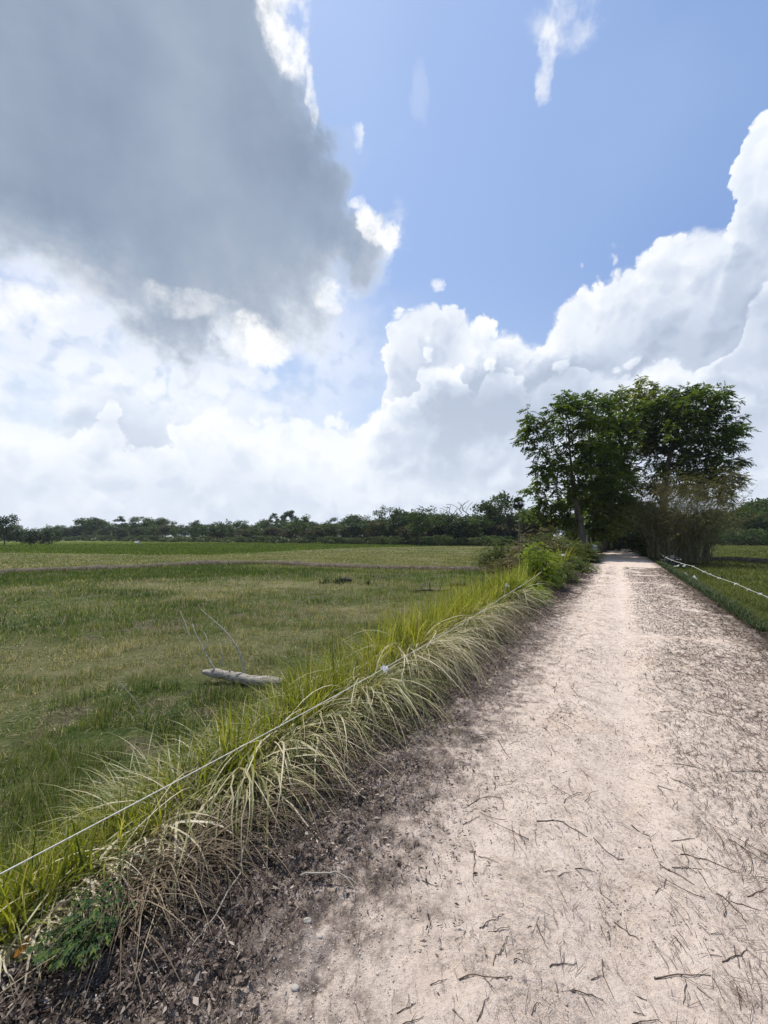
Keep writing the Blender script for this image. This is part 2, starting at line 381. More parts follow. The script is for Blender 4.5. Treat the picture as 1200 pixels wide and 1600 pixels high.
    x = r*np.sin(a); y = r*np.cos(a); s, t = st(x, y); k = (t > 2.15) ; x, y, r, t = x[k], y[k], r[k], t[k]; n = len(x)
    rn = np.clip(RNG.random(n)*.5+(fbm(x*.5, y*.5, 5)-.4)*.8, 0, 1); rn = np.where(RNG.random(n) < .08, .85, rn)
    blades(mb, np.stack([x, y, ground_z(x, y)-.01], -1), RNG.uniform(0, 2*math.pi, n), .1+.16*RNG.random(n), np.maximum(.006, r*.0012), RNG.random(n)*.4, .9, 2, 1, rn)
    o = mb.build('paddy_grass', M_RIGHT); tag(o, 'even green rice grass on the field right of the track', 'grass', kind='stuff')
field_grass()

# dry straw tufts along the bund
M_STRAW = leafmat('dry_straw', [(0, (.06, .045, .03)), (.4, (.16, .12, .08)), (.7, (.30, .24, .16)), (1, (.45, .37, .26))], .3, .7, tint=(1.1, 1.0, .8))
mb = MB(); N = 9000; k = RNG.integers(0, len(BX), N)
x = BX[k]+RNG.normal(0, .7, N); y = BY[k]+RNG.normal(0, .6, N)
blades(mb, np.stack([x, y, base_z(x, y)+.06], -1), RNG.uniform(0, 6.3, N), .12+.16*RNG.random(N), .035, RNG.random(N)*.9, 1.5, 2, 1, RNG.random(N)**1.5*.8)
tag(mb.build('bund_grass', M_STRAW), 'brown dry grass matted along the low earth bund across the field', 'grass', kind='stuff')

# ------------------------------------------------------------------ tall verge grass
G_TALL = [(0, (.05, .075, .015)), (.3, (.15, .18, .022)), (.55, (.28, .29, .035)), (.8, (.40, .38, .07)), (.92, (.5, .41, .17)), (1, (.56, .46, .27))]
M_TALL = leafmat('tall_grass_leaf', G_TALL, .5, .45)
G_DROOP = [(0, (.05, .07, .025)), (.28, (.12, .15, .04)), (.5, (.27, .27, .10)), (.75, (.52, .46, .29)), (1, (.72, .64, .48))]
M_DROOP = leafmat('drooping_grass_leaf', G_DROOP, .38, .4, tint=(1.1, 1.05, .7))
AZT = math.atan2(DT[1], DT[0])           # heading of +t (towards the track)
def verge():
    up, dr, dead = MB(), MB(), MB()
    def tuft_centres(n, s0, s1, t0, t1): 
        s = s0*np.exp(RNG.random(n)*math.log(s1/s0)); s[:n//12] = RNG.uniform(-1.5, .15, n//12); return s, RNG.uniform(t0, t1, n)
    crest = lambda s: (.85+.55*fbm(s*.9, s*0+1, 66, 3))*(1+.42*sm(2, 6, s))
    def shr(s): return 1-.0*s
    # upright bright blades on the crest and field side
    cs, ct = tuft_centres(420, .5, 24, -2.85, -2.2)
    n = 19000; wt = (RNG.random(420)**1.3+.05)*(.5+.5*sm(1.2, 3.5, cs)); k = RNG.choice(420, n, p=wt/wt.sum()); sp = np.clip(np.abs(cs[k])*.03, .05, .16)
    s = cs[k]+RNG.normal(0, 1, n)*sp; t = ct[k]+RNG.normal(0, 1, n)*.07; x, y = xy(s, t)
    L = (.26+.46*RNG.random(n))*crest(s)*(.8+.25*sm(1, 3, s))*(.7+.3*sm(.8, 2, s))*(.8+.35*RNG.random(420)[k]); az = RNG.uniform(0, 6.3, n)
    ph0 = RNG.random(n)*.3; ph1 = ph0+RNG.random(n)**1.3*2.3
    rn = np.clip(RNG.normal(.5, .2, n)+(RNG.random(420)[k]-.5)*.5, 0, 1)
    blades(up, np.stack([x, y, ground_z(x, y)-.02], -1), az, L, np.maximum(.011, s*.0019)*(.45+.9*RNG.random(n)), ph0, ph1, 6, 1.4, rn, top_z, .5, .09, .12)
    # droopers falling over the string towards the track
    cs, ct = tuft_centres(150, .55, 17, -2.6, -2.12)
    n = 8600; wt = RNG.random(150)**1.5+.22; k = RNG.choice(150, n, p=wt/wt.sum())
    s = cs[k]+RNG.normal(0, 1, n)*np.clip(np.abs(cs[k])*.02, .035, .14); t = ct[k]+RNG.normal(0, 1, n)*.045; x, y = xy(s, t)
    grow = (.85+.3*RNG.random(150)[k])*(1+.12*sm(2.5, 5, s)-.15*sm(9, 15, s))
    L = (.55+.78*RNG.random(n))*grow*(.5+.5*sm(.6, 1.6, s))*(.85+.15*sm(1.5, 4, s)); az = AZT-.2+.55*(1-sm(.8, 1.8, s))+RNG.normal(0, .75, n)
    ph0 = .0+RNG.random(n)**1.5*.55; ph1 = 2.35+RNG.random(n)*.85
    dryp = sm(.35, .6, fbm(s*.8, t*0, 14, 3)); 
    rn = np.clip(RNG.normal(.43, .22, n)+dryp*.35+(RNG.random(150)[k]-.5)*.6-.15*sm(6, 11, s), 0, 1)
    blades(dr, np.stack([x, y, ground_z(x, y)-.02], -1), az, L, np.maximum(.0165, s*.0021)*(.3+.85*RNG.random(n)**1.2), ph0, ph1, 11, .95, rn, top_z, 1.0, .14, .3)
    # droopers to the field side
    n = 1300; s = 1.2*np.exp(RNG.random(n)*math.log(14)); t = RNG.uniform(-2.7, -2.1, n); x, y = xy(s, t)
    blades(dr, np.stack([x, y, ground_z(x, y)-.02], -1), AZT+math.pi+RNG.normal(0, .8, n), .55+.4*RNG.random(n), np.maximum(.009, s*.0015), .1+.3*RNG.random(n), 1.4+RNG.random(n)*1.2, 9, .9, np.clip(RNG.normal(.45, .22, n), 0, 1), top_z)
    # dead brown thatch low under the clumps
    n = 8500; s = .9*np.exp(RNG.random(n)*math.log(29)); t = RNG.uniform(-2.5, -1.82, n)+RNG.normal(0, .06, n); x, y = xy(s, t)
    blades(dead, np.stack([x, y, top_z(x, y)], -1), AZT+RNG.normal(0, 1.1, n), .22+.4*RNG.random(n), np.maximum(.006, s*.0013), .4+RNG.random(n)*.8, 1.7+RNG.random(n)*.6, 6, .9, RNG.random(n)**1.3*.8, top_z)
    tag(up.build('tall_grass', M_TALL), 'bright yellow-green upright grass along the crest of the left verge', 'grass', kind='stuff')
    tag(dr.build('drooping_grass', M_DROOP), 'long pale and straw grass blades drooping from the verge towards the track', 'grass', kind='stuff')
    tag(dead.build('dead_thatch', M_STRAW), 'matted brown dead grass under the left verge clumps', 'grass', kind='stuff')
verge()
# weedy growth on far left verge and both banks (ground cover)
M_WEED = leafmat('weed_leaf', [(0, (.018, .03, .01)), (.5, (.05, .075, .02)), (.8, (.1, .12, .04)), (1, (.2, .17, .09))], .3, .6)
mb = MB(); n = 26000; s = 11+RNG.random(n)*30; t = -1.95-np.abs(RNG.normal(0, .8, n)); x, y = xy(s, t)
hh = .25+.45*fbm(s*.5, t, 22, 3)
blades(mb, np.stack([x, y, ground_z(x, y)+RNG.random(n)*.25], -1), RNG.uniform(0, 6.3, n), hh*(.5+RNG.random(n)*.6), s*.0022, RNG.random(n)*.7, 1+RNG.random(n), 3, 1, RNG.random(n)**.8)
n = 12000; s = 9+RNG.random(n)*32; t = 1.98+np.abs(RNG.normal(0, .28, n)); x, y = xy(s, t)
blades(mb, np.stack([x, y, ground_z(x, y)-.01], -1), RNG.uniform(0, 6.3, n), .12+.2*RNG.random(n), s*.0018, RNG.random(n)*.7, 1.5, 2, 1, RNG.random(n)*.6)
tag(mb.build('verge_weeds', M_WEED), 'dull green low weeds along both edges of the far track', 'weeds', kind='stuff')
# dark burnt-looking grass debris on the right edge
mb = MB(); n = 11000; s = 3.0*np.exp(RNG.random(n)*math.log(8)); t = 1.85+RNG.normal(0, .19, n)*(1+.8*(fbm(s*.8, s*0, 19, 3) > .52)); x, y = xy(s, t)
blades(mb, np.stack([x, y, top_z(x, y)+.005], -1), RNG.uniform(0, 6.3, n), .06+.14*RNG.random(n), np.maximum(.006, s*.0013), 1.1+RNG.random(n)*.5, 1.6, 2, 1, RNG.random(n)*.3)
tag(mb.build('edge_debris', M_STRAW), 'dark brown raked grass debris along the right edge of the track', 'debris', kind='stuff')

# ------------------------------------------------------------------ leaf litter and chaff
M_LITTER = leafmat('litter_leaf', [(0, (.03, .023, .02)), (.35, (.075, .057, .048)), (.6, (.16, .125, .105)), (.82, (.32, .265, .225)), (1, (.52, .45, .39))], .12, 1.0, tint=(1.1, .9, .7))
def litter():
    mb = MB(); n = 150000
    s = .3*np.exp(RNG.random(n)**.7*math.log(70)); t = -1.98+np.abs(RNG.normal(0, .50, n)); edge = RNG.random(n) < .1; t = np.where(edge, RNG.uniform(-1.9, 1.9, n), t)
    s = np.where(RNG.random(n) < .08, RNG.uniform(-1.5, .4, n), s)
    clump = fbm(s*2.5, t*2.5, 44, 4); k = (RNG.random(n) < sm(.40, .58, clump+(-.88-t)*.26)) & (t < 1.85); s, t = s[k], t[k]; n = len(s)
    x, y = xy(s, t); P = np.stack([x, y, top_z(x, y)+.002+.012*RNG.random(n)], -1)
    az = RNG.uniform(0, 6.3, n); tilt = RNG.normal(0, .3, n); D = np.stack([np.cos(az)*np.cos(tilt), np.sin(az)*np.cos(tilt), np.abs(np.sin(tilt))], -1)
    Nn = unit(np.stack([RNG.normal(0, .45, n), RNG.normal(0, .45, n), np.ones(n)], -1))
    L = np.maximum(.009+.030*RNG.random(n)**4, s*.0035)
    L = L*np.where(t > -1.2, .75, 1)
    leafquads(mb, P, D, Nn, L*1.15, L*(.16+.4*RNG.random(n)), np.clip(RNG.normal(.4, .25, n), 0, 1))
    tag(mb.build('leaf_litter', M_LITTER, smooth=False), 'dark crumbled dead leaves strewn between grass verge and sandy track', 'leaf litter', kind='stuff')
litter()
mb = MB(); n = 60000                                           # loose sand crumbs
s = .6*np.exp(RNG.random(n)**.8*math.log(14)); t = RNG.uniform(-1.7, 1.8, n); k = RNG.random(n) < sm(.40, .62, fbm(s*2.2, t*2.2, 83, 4)+.06*(np.abs(t) > .7)); s, t = s[k], t[k]; n = len(s)
x, y = xy(s, t); r_ = (.0014+.0036*RNG.random(n)**4)*(1+s*.12); c = np.stack([x, y, top_z(x, y)+r_*.3], -1)
O = np.array([[1, 0, 0], [0, 1, 0], [-1, 0, 0], [0, -1, 0], [0, 0, .8], [0, 0, -.6]], float); a = RNG.uniform(0, 6.3, n); ca, sa = np.cos(a), np.sin(a)
V = O[None]*(r_[:, None, None]*(.6+.8*RNG.random((n, 6, 1)))); V = np.stack([V[..., 0]*ca[:, None]-V[..., 1]*sa[:, None], V[..., 0]*sa[:, None]+V[..., 1]*ca[:, None], V[..., 2]], -1)+c[:, None]
Fo = np.array([[0, 1, 4], [1, 2, 4], [2, 3, 4], [3, 0, 4], [1, 0, 5], [2, 1, 5], [3, 2, 5], [0, 3, 5]])
mb.add(V.reshape(-1, 3), (np.arange(n)[:, None, None]*6+Fo[None]).reshape(-1, 3), np.repeat(RNG.random(n), 6))
M_CRUMB = plainmat('sand_crumb', [(.3, (.30, .24, .20)), (.5, (.50, .42, .36)), (.7, (.62, .54, .47))], .95, 40, .3, .002)
tag(mb.build('sand_crumbs', M_CRUMB, smooth=False), 'small crumbs of dry sand and earth loose on the track', 'sand crumbs', kind='stuff')
M_TWIG = plainmat('twig_bark', [(.3, (.035, .024, .02)), (.55, (.085, .06, .048)), (.8, (.17, .13, .105))], .85, 30, .4, .002)
mb = MB(); n = 37000                                           # needle-fine chaff, thinner than the twigs
s = 1.0*np.exp(RNG.random(n)**.75*math.log(24)); t = np.where(RNG.random(n) < .55, RNG.normal(.95, .45, n), RNG.uniform(-1.5, 1.8, n))
clump = fbm(s*1.3+4, t*1.6, 61, 4); k = (RNG.random(n) < sm(.33, .62, clump+.12*(t > .3))*(1-.88*np.exp(-((t+.02)/.22)**2))*(1-.6*np.exp(-((t+.72)/.22)**2))) & (t < 1.85); s, t = s[k], t[k]; n = len(s)
x, y = xy(s, t); az = math.atan2(DS[1], DS[0])+RNG.normal(.25, .8, n)
blades(mb, np.stack([x, y, top_z(x, y)+.003], -1), az, (.02+.09*RNG.random(n)**2.5)*(1+s*.05), np.maximum(.0022, s*.0009)*(.7+.5*RNG.random(n)), 1.5, 1.62, 3, 1, RNG.random(n)*.6, top_z, .3)
tag(mb.build('straw_chaff', M_TWIG), 'fine dark plant chaff scattered over the sandy track', 'chaff', kind='stuff')

# individual twigs
T8 = [((120,412),(230,405),(350,465)),((385,468),(450,530),(530,560)),((560,400),(640,440),(680,550)),((690,575),(855,695)),((745,483),(860,480)),((780,545),(900,580),(1060,640)),((750,600),(890,628)),((880,640),(935,730)),((150,640),(220,648)),((295,622),(395,628)),((215,668),(280,640)),((295,625),(345,668)),((412,715),(500,775)),((475,835),(600,925)),((415,860),(445,935)),((455,890),(458,945)),((110,870),(165,995)),((175,1078),(240,1048),(310,1050)),((420,1010),(425,1090),(475,1200)),((370,1115),(430,1095)),((272,1176),(430,1198)),((5,1068),(70,1065),(95,1085)),((665,1105),(740,1100),(925,1117)),((815,1130),(800,1230)),((930,1020),(985,1035)),((985,1060),(1110,1010)),((755,920),(825,1015)),((770,895),(825,970)),((870,880),(930,940)),((930,930),(985,932)),((800,850),(845,925)),((1030,780),(1170,825)),((1110,765),(1195,715)),((960,740),(1060,815),(1105,885)),((1020,490),(1195,600)),((720,650),(712,700)),((690,700),(670,725)),((585,1175),(632,1200)),((568,1255),(625,1272)),((865,1165),(945,1235)),((940,1130),(1000,1240)),((90,1290),(130,1230)),((740,190),(880,270)),((680,230),(730,295)),((325,150),(365,215)),((560,1310),(700,1300)),((1060,1180),(1075,1280))]
T7 = [((985,325),(1050,285),(1150,288)),((970,405),(1050,375)),((1025,535),(1020,665)),((1040,560),(1135,608)),((1045,905),(1165,850)),((1090,920),(1195,912)),((1110,1075),(1195,945)),((815,1155),(895,1130)),((950,1135),(1080,1128),(1195,1138)),((660,1275),(745,1238)),((665,1342),(785,1310)),((1035,1345),(1095,1230)),((920,1280),(975,1345)),((200,635),(400,665)),((780,655),(860,690))]
segs = [[(800+a/3, 1150+b/3) for a, b in q] for q in T8]+[[(400+a/3, 1150+b/3) for a, b in q] for q in T7]
def twig_mesh(P, r0, fork, nm='twig'):
    mb = MB(); m = len(P); rad = np.linspace(r0, r0*.45, m)
    tube(mb, P, rad, 5, random.random())
    if fork:
        k = m//2; d = P[k]-P[k-1]; L = np.linalg.norm(P[-1]-P[0])*.35; d = d/np.linalg.norm(d)
        e = np.array([d[0]*.75-d[1]*.65*fork, d[1]*.75+d[0]*.65*fork, .04])
        q = np.stack([P[k]+e*L*f for f in (0, .4, .75, 1)]); q[:, 2] += [0, .002, .003, .002]
        tube(mb, q, np.linspace(r0*.6, r0*.3, 4), 4, random.random())
    return mb
k = 0
for sg in segs:
    pts = np.array([on(a, b, 0)[:2] for a, b in sg]); m = 7
    d = np.concatenate([[0], np.cumsum(np.hypot(*np.diff(pts, axis=0).T))]); q = np.linspace(0, d[-1], m)
    x = np.interp(q, d, pts[:, 0]); y = np.interp(q, d, pts[:, 1]); ln = d[-1]
    j = RNG.normal(0, ln*.02, (2, m)); x = x+j[0]; y = y+j[1]
    r0 = .0013+min(.0018, ln*.006)
    z = top_z(x, y)+r0*.9+.004*np.sin(np.linspace(0, math.pi, m))*random.random()
    P = np.stack([x, y, z], -1); c = P[0].copy()
    mb = twig_mesh(P-c, r0, random.choice((0, 0, 1, -1)))
    o = mb.build('twig', M_TWIG, loc=c)
    tag(o, 'thin dark brown twig lying loose on the near pale sand', 'twig', 'dark twigs lying on the near sand'); k += 1
protos = []
for i in range(14):
    L = .09+.16*random.random(); m = 6; q = np.linspace(0, 1, m); b = random.uniform(-.25, .25)
    P = np.stack([q*L, b*L*q*(1-q)*2+RNG.normal(0, L*.02, m), np.full(m, .004)], -1)
    protos.append(twig_mesh(P, .0013+.0009*random.random(), random.choice((0, 0, 1, -1))).mesh('twig'))
    protos[-1].materials.append(M_TWIG)
n = 0
while n < 200:
    s = 2.2*math.exp(random.random()*math.log(3.6)); t = random.gauss(.95, .5) if random.random() < .6 else random.uniform(-1.2, 1.75)
    if t > 1.8 or (abs(t+.02) < .16 and random.random() < .8): continue
    x, y = xy(s, t)
    if abs(x/y) > 1.02: continue
    o = bpy.data.objects.new('twig', protos[n % 14]); COL.objects.link(o)
    o.location = (x, y, float(top_z(x, y))+.002); o.rotation_euler = (random.uniform(-.03, .03), random.uniform(-.03, .03), math.atan2(DS[1], DS[0])+random.gauss(.3, .8)+(math.pi if random.random() < .5 else 0))
    sc = .75+s*.10; o.scale = (sc, sc, sc)
    tag(o, 'thin dark twig among the scattered debris farther up the track', 'twig', 'dark twigs scattered farther up the track'); n += 1

# long pale dry stems on the litter, bottom left
M_STEM = plainmat('dry_stem', [(.3, (.2, .17, .14)), (.6, (.36, .32, .27)), (.9, (.5, .46, .4))], .8, 20, .2, .002)
for sg, lab in ((((383,1300),(375,1370),(330,1440),(300,1480)), 'long pale curved dry stem lying beside the grass on dark litter'),
                (((345,1310),(310,1350),(268,1410),(240,1450)), 'pale forked dry stem lying across the dark litter left of the longer one'),
                (((470,1362),(520,1368),(560,1376)), 'short reddish stick lying at the litter edge')):
    pts = np.array([on(a, b, .02) for a, b in sg]); d = np.linspace(0, 1, len(pts)); q = np.linspace(0, 1, 14)
    P = np.stack([np.interp(q, d, pts[:, c]) for c in range(3)], -1); P[:, 2] = top_z(P[:, 0], P[:, 1])+.015+.03*np.sin(q*math.pi)
    c = P[0].copy(); mb = MB(); tube(mb, P-c, np.linspace(.0045, .002, 14), 6, .6); tube(mb, bez(P[8]-c, P[8]-c+np.array([.09, -.1, -.01]), (.01, 0, .01)), np.linspace(.002, .001, 6), 5, .6)
    tag(mb.build('fallen_straw', M_STEM, loc=c), lab, 'straw')

# pale stones / shells
M_STONE = plainmat('pale_stone', [(.3, (.2, .18, .16)), (.6, (.42, .39, .35)), (.8, (.5, .48, .44))], .8, 25, .4, .004)
for px, py, r, lab in ((481, 1307, .014, 'small round whitish stone on the dark litter, upper left'), (480, 1437, .016, 'flat whitish stone at the edge of the litter'), (461, 1534, .013, 'pale pebble nearest the bottom edge of the litter'), (500, 1458, .009, 'tiny tan pebble just below the flat whitish stone')):
    c = on(px, py, 0); c[2] = float(top_z(c[0], c[1]))+r*.3
    mb = MB(); a = np.linspace(0, 2*math.pi, 12, endpoint=False); P = []
    for ph in np.linspace(-1.4, 1.4, 7):
        k = r*(1+.25*(fbm(np.cos(a)*2+px, np.sin(a)*2+ph*2, 2)-.5)); P.append(np.stack([np.cos(a)*np.cos(ph)*k*1.2, np.sin(a)*np.cos(ph)*k*.85, np.full(12, math.sin(ph)*r*.55)], -1))
    V = np.array(P); i = np.arange(6)[:, None]*12; j = np.arange(12)[None]; kk = (j+1) % 12
    mb.add(V.reshape(-1, 3), np.stack([i+j, i+kk, i+12+kk, i+12+j], -1).reshape(-1, 4), .8)
    mb.add(V[-1], [[0, q, q+1] for q in range(1, 11)], .8)
    tag(mb.build('pebble', M_STONE, loc=c), lab, 'pebble')

# orange leaf
M_OLEAF = leafmat('orange_leaf', [(0, (.45, .16, .02)), (1, (.5, .22, .04))], .4, .4, (40, .5, (.2, .14, .03)), tint=(1.2, .9, .4))
c = on(20, 1512, .0); c[2] = float(top_z(c[0], c[1]))+.03
mb = MB(); V = []; 
for i in range(7):
    f = i/6; w = .024*math.sin(math.pi*min(1, f*.93+.05))**.8; V += [(-w, f*.1, .006+.02*f*f), (0, f*.1, .02*f*f), (w, f*.1, .006+.02*f*f)]
mb.add(V, [[i*3+j, i*3+j+1, i*3+j+4, i*3+j+3] for i in range(6) for j in range(2)], .5)
tag(mb.build('fallen_leaf', M_OLEAF, loc=c), 'single orange-brown fallen leaf at the bottom left corner', 'leaf').rotation_euler = (.5, .2, -.5); bpy.data.objects['fallen_leaf'].scale = (.6, .6, .6)

# ------------------------------------------------------------------ small leafy weed bottom left
def sapling(px, py, hgt, lab):
    c = on(px, py, 0); c[2] = float(top_z(c[0], c[1]))
    root = empty('seedling', c, lab, 'seedling')
    st_, lf = MB(), MB()
    for a, ln, lean in ((.3, 1, .1), (2.2, .95, .45), (4.0, .8, .6), (5.4, .9, .55), (1.2, .7, .8), (3.2, .65, .9)):
        q = np.linspace(0, 1, 8)[:, None]; d = np.array([math.cos(a)*lean, math.sin(a)*lean, 1.]); P = q*d*hgt*ln+q*q*np.array([0, 0, -.25*hgt*lean])
        tube(st_, P, np.linspace(.004, .0015, 8), 5, .5)
        for f in np.linspace(.35, 1, 6):
            p = P[int(f*7)]
            for b in (0, 2.1, 4.2):
                aa = b+f*5+a; dd = np.array([math.cos(aa), math.sin(aa), .15]); rp = p+dd*.035
                tube(st_, np.stack([p, rp]), [.0012, .0008], 4, .5, False)
                for sgn in (-1, 0, 1):
                    for g in (.0, .5, 1.0):
                        e = np.array([math.cos(aa+sgn*.9), math.sin(aa+sgn*.9), -.15-.1*random.random()])
                        leafquads(lf, np.array([rp+dd*.03*g]), np.array([e]), np.array([[random.uniform(-.3, .3), random.uniform(-.3, .3), 1]]), .017+.008*random.random(), .010, random.random())
    st_.build('stem', M_WEED, root); lf.build('foliage', M_SAP, root, smooth=False)
M_SAP = leafmat('seedling_leaf', [(0, (.015, .045, .015)), (.5, (.03, .085, .02)), (.8, (.08, .12, .015)), (1, (.13, .16, .02))], .35, .6)
sapling(135, 1500, .20, 'small green seedling with tiny compound leaves under the drooping grass')

# ------------------------------------------------------------------ fallen log with bare branches
M_LOG = plainmat('weathered_wood', [(.38, (.10, .08, .065)), (.48, (.34, .30, .25)), (.65, (.58, .53, .47))], .9, 9, .9, .03, (1, 6, 6))
gz = -.42
A = at(317, 1049, 5.75); B = at(440, 1068, 5.6)
root = empty('fallen_log', (A[0], A[1], A[2]), 'weathered grey log with bare branches lying behind the left verge grass', 'log')
q = np.linspace(0, 1, 16); P = (B-A)*q[:, None]; P[:, 2] += .004*np.sin(q*9)-.01; P[:, 1] += .02*np.sin(q*7)
rad = .06+.018*q+.007*np.sin(q*17)+.006*np.sin(q*41); rad[0] = .03; rad[1] = .045
mb = MB(); tube(mb, P, rad, 14, .5)
tube(mb, bez(P[5]+[0, 0, .04], P[5]+[.02, -.02, .09], (0, 0, 0), 3), [.018, .013, .008], 8, .5)
mb.build('trunk', M_LOG, root)
for chain, r0 in ((((338, 1050), (318, 1020), (298, 985), (293, 978)), .012), (((383, 1060), (376, 1022), (352, 990), (306, 955)), .015), (((318, 1018), (324, 1005), (318, 995), (309, 989)), .008), (((296, 993), (287, 975), (273, 958)), .008), (((348, 1040), (345, 1022), (337, 1008)), .006)):
    pts = np.array([at(a, b, 5.72) for a, b in chain])-A; d = np.linspace(0, 1, len(pts)); qq = np.linspace(0, 1, 12)
    P2 = np.stack([np.interp(qq, d, pts[:, c]) for c in range(3)], -1); P2[:, 1] += .15*qq**1.5
    for _ in range(2): P2[1:-1] = (P2[:-2]+P2[1:-1]*2+P2[2:])/4
    mb = MB(); tube(mb, P2, np.linspace(r0, r0*.35, 12), 7, .8); mb.build('branch', M_LOG, root)
# other dead wood in the field
def deadwood(px, py, z, L, r, rz, lab, name='dead_branch', mat=M_LOG, stubs=3):
    c = on(px, py, z); q = np.linspace(0, 1, 9); P = np.stack([(q-.5)*L*math.cos(rz), (q-.5)*L*math.sin(rz), r+.06*L*np.sin(q*5)*.3], -1)
    mb = MB(); tube(mb, P, r*(1-.5*q), 8, .4)
    for i in range(stubs):
        p = P[2+i*2]; tube(mb, bez(p, p+np.array([random.uniform(-.2, .2)*L, random.uniform(-.2, .2)*L, random.uniform(.1, .3)*L]), (0, 0, .02)), np.linspace(r*.45, r*.15, 6), 5, .4)
    tag(mb.build(name, mat, loc=c), lab, 'dead wood')
M_DARKWOOD = plainmat('dark_wood', [(.3, (.03, .025, .02)), (.6, (.09, .075, .06)), (.85, (.18, .15, .12))], .9, 12, .6, .02)
deadwood(718, 917, FIELD_L, .75, .09, .15, 'brown dead branch lying in the field just beyond the verge grass', mat=M_DARKWOOD)
deadwood(672, 925, FIELD_L, 1.6, .05, .3, 'thin dark fallen branch left of the thicker brown one in the field', mat=M_DARKWOOD, stubs=4)
deadwood(541, 911, FIELD_L, .5, .13, .5, 'small black lump of wood in the green field', 'burnt_stump', M_DARKWOOD, 2)
# dark weeds around the burnt stump
mb = MB(); n = 110; c = on(525, 912, FIELD_L); kk = RNG.integers(0, 9, n); P = np.stack([c[0]+RNG.normal(0, .6, 9)[kk]+RNG.normal(0, .06, n), c[1]+RNG.normal(0, .5, 9)[kk]+RNG.normal(0, .06, n), np.full(n, FIELD_L)], -1)
blades(mb, P, RNG.uniform(0, 6.3, n), .12+.35*RNG.random(n), .035, RNG.random(n)*.5, 1, 3, 1, RNG.random(n)*.15)
tag(mb.build('dark_weeds', M_WEED), 'patch of dark upright weeds in the middle of the left field', 'weeds', kind='stuff')

# bare sticks in the near field
for chain, lab in ((((222, 1115), (214, 1098), (195, 1075), (176, 1056)), 'thin bare stick rising from the near left field'),):
    pts = np.array([at(a, b, 4.6) for a, b in chain]); d = np.linspace(0, 1, 4); qq = np.linspace(0, 1, 9)
    P = np.stack([np.interp(qq, d, pts[:, c]) for c in range(3)], -1); c = P[0].copy(); mb = MB(); tube(mb, P-c, np.linspace(.006, .003, 9), 5, .6)
    tag(mb.build('stick', M_STEM, loc=c), lab, 'stick')

# ------------------------------------------------------------------ strings, stakes, plastic scraps
M_STRING = plainmat('white_string', [(.35, (.34, .33, .29)), (.6, (.66, .64, .58))], .7, 60, .2, .002)
M_PLASTIC = leafmat('white_plastic', [(0, (.55, .58, .62)), (1, (.8, .82, .84))], .35, .3, tint=(1, 1, 1))
M_STAKE = plainmat('stake_wood', [(.3, (.07, .055, .045)), (.6, (.17, .14, .115)), (.85, (.3, .26, .22))], .9, 14, .5, .01)
def spt(s, t, z): x, y = xy(s, t); return np.array([x, y, z])
def string(name, keys, lab, r=.004, knots=(), sag=.02, far=.0004):
    P = []
    for (a, b) in zip(keys[:-1], keys[1:]):
        a = np.array(a, float); b = np.array(b, float)
        for f in np.linspace(0, 1, 14, endpoint=False):
            p = a*(1-f)+b*f; p[2] -= sag*4*f*(1-f)*np.linalg.norm(b-a)/5; P.append(p)
    P.append(np.array(keys[-1], float)); P = np.array(P); c = P[len(P)//2].copy()
    root = empty(name, c, lab, 'string'); mb = MB(); rr = np.maximum(r, np.hypot(P[:, 0], P[:, 1])*far)
    tube(mb, P-c, rr, 6, .7); mb.build('cord', M_STRING, root)
    for (i, size) in knots:
        i = min(int(i*(len(P)-1)), len(P)-1); mb = MB(); p = P[i]-c; n = 12
        az = RNG.uniform(0, 6.3, n); D = np.stack([np.cos(az), np.sin(az), RNG.uniform(-1, .5, n)], -1)
        leafquads(mb, np.repeat(p[None], n, 0), D, unit(RNG.normal(0, 1, (n, 3))), size*(.6+.6*RNG.random(n)), size*.5, RNG.random(n))
        mb.build('knot', M_PLASTIC, root)
    return P
SL = string('boundary_string', [spt(-.3, -1.78, .52), spt(3.3, -1.76, .47), spt(7.4, -1.84, .50), spt(14.5, -2.05, .62)], 'white string stretched along the left verge over the drooping grass',
            .0024, ((.42, .015), (.52, .022), (.56, .03), (.62, .025), (.68, .03), (.76, .035)), .03)
def stake(p, h, lean, lab, r=.02):
    mb = MB(); p = np.array(p, float); q = np.linspace(0, 1, 7); P = np.stack([lean[0]*q+.01*np.sin(q*9), lean[1]*q, q*h-.08], -1); tube(mb, P, r*(1-.3*q), 7, .5)
    tag(mb.build('stake', M_STAKE, loc=p), lab, 'stake')
def scrap(p, size, lab, n=5, cat='plastic scrap', name='plastic_scrap', mat=None):
    """crumpled sheet: warped small grid(s)"""
    mb = MB()
    for i in range(n):
        g = 6; u, v = np.meshgrid(np.linspace(-.5, .5, g), np.linspace(-.5, .5, g)); sx = random.uniform(.5, 1)*size; sy = random.uniform(.3, .7)*size
        P = np.stack([u*sx, v*sy, (fbm(u*5+i*3, v*5, i, 3)-.5)*size*.5], -1).reshape(-1, 3)
        a = Vector((random.uniform(-1, 1), random.uniform(-1, 1), random.uniform(-1, 1))).normalized(); from_ = np.array(__import__('mathutils').Matrix.Rotation(random.uniform(0, 3), 3, a))
        P = P@from_.T+np.array([random.uniform(-.3, .3), random.uniform(-.3, .3), random.uniform(0, .3)])*size
        ii = np.arange(g-1)[:, None]*g; jj = np.arange(g-1)[None]; mb.add(P, np.stack([ii+jj, ii+jj+1, ii+g+jj+1, ii+g+jj], -1).reshape(-1, 4), random.random())
    tag(mb.build(name, mat or M_PLASTIC, loc=p), lab, cat)
scrap(at(601, 1040, 3.02)-[0, 0, .03], .055, 'torn white plastic strip tied on the left string over straw grass', 3)
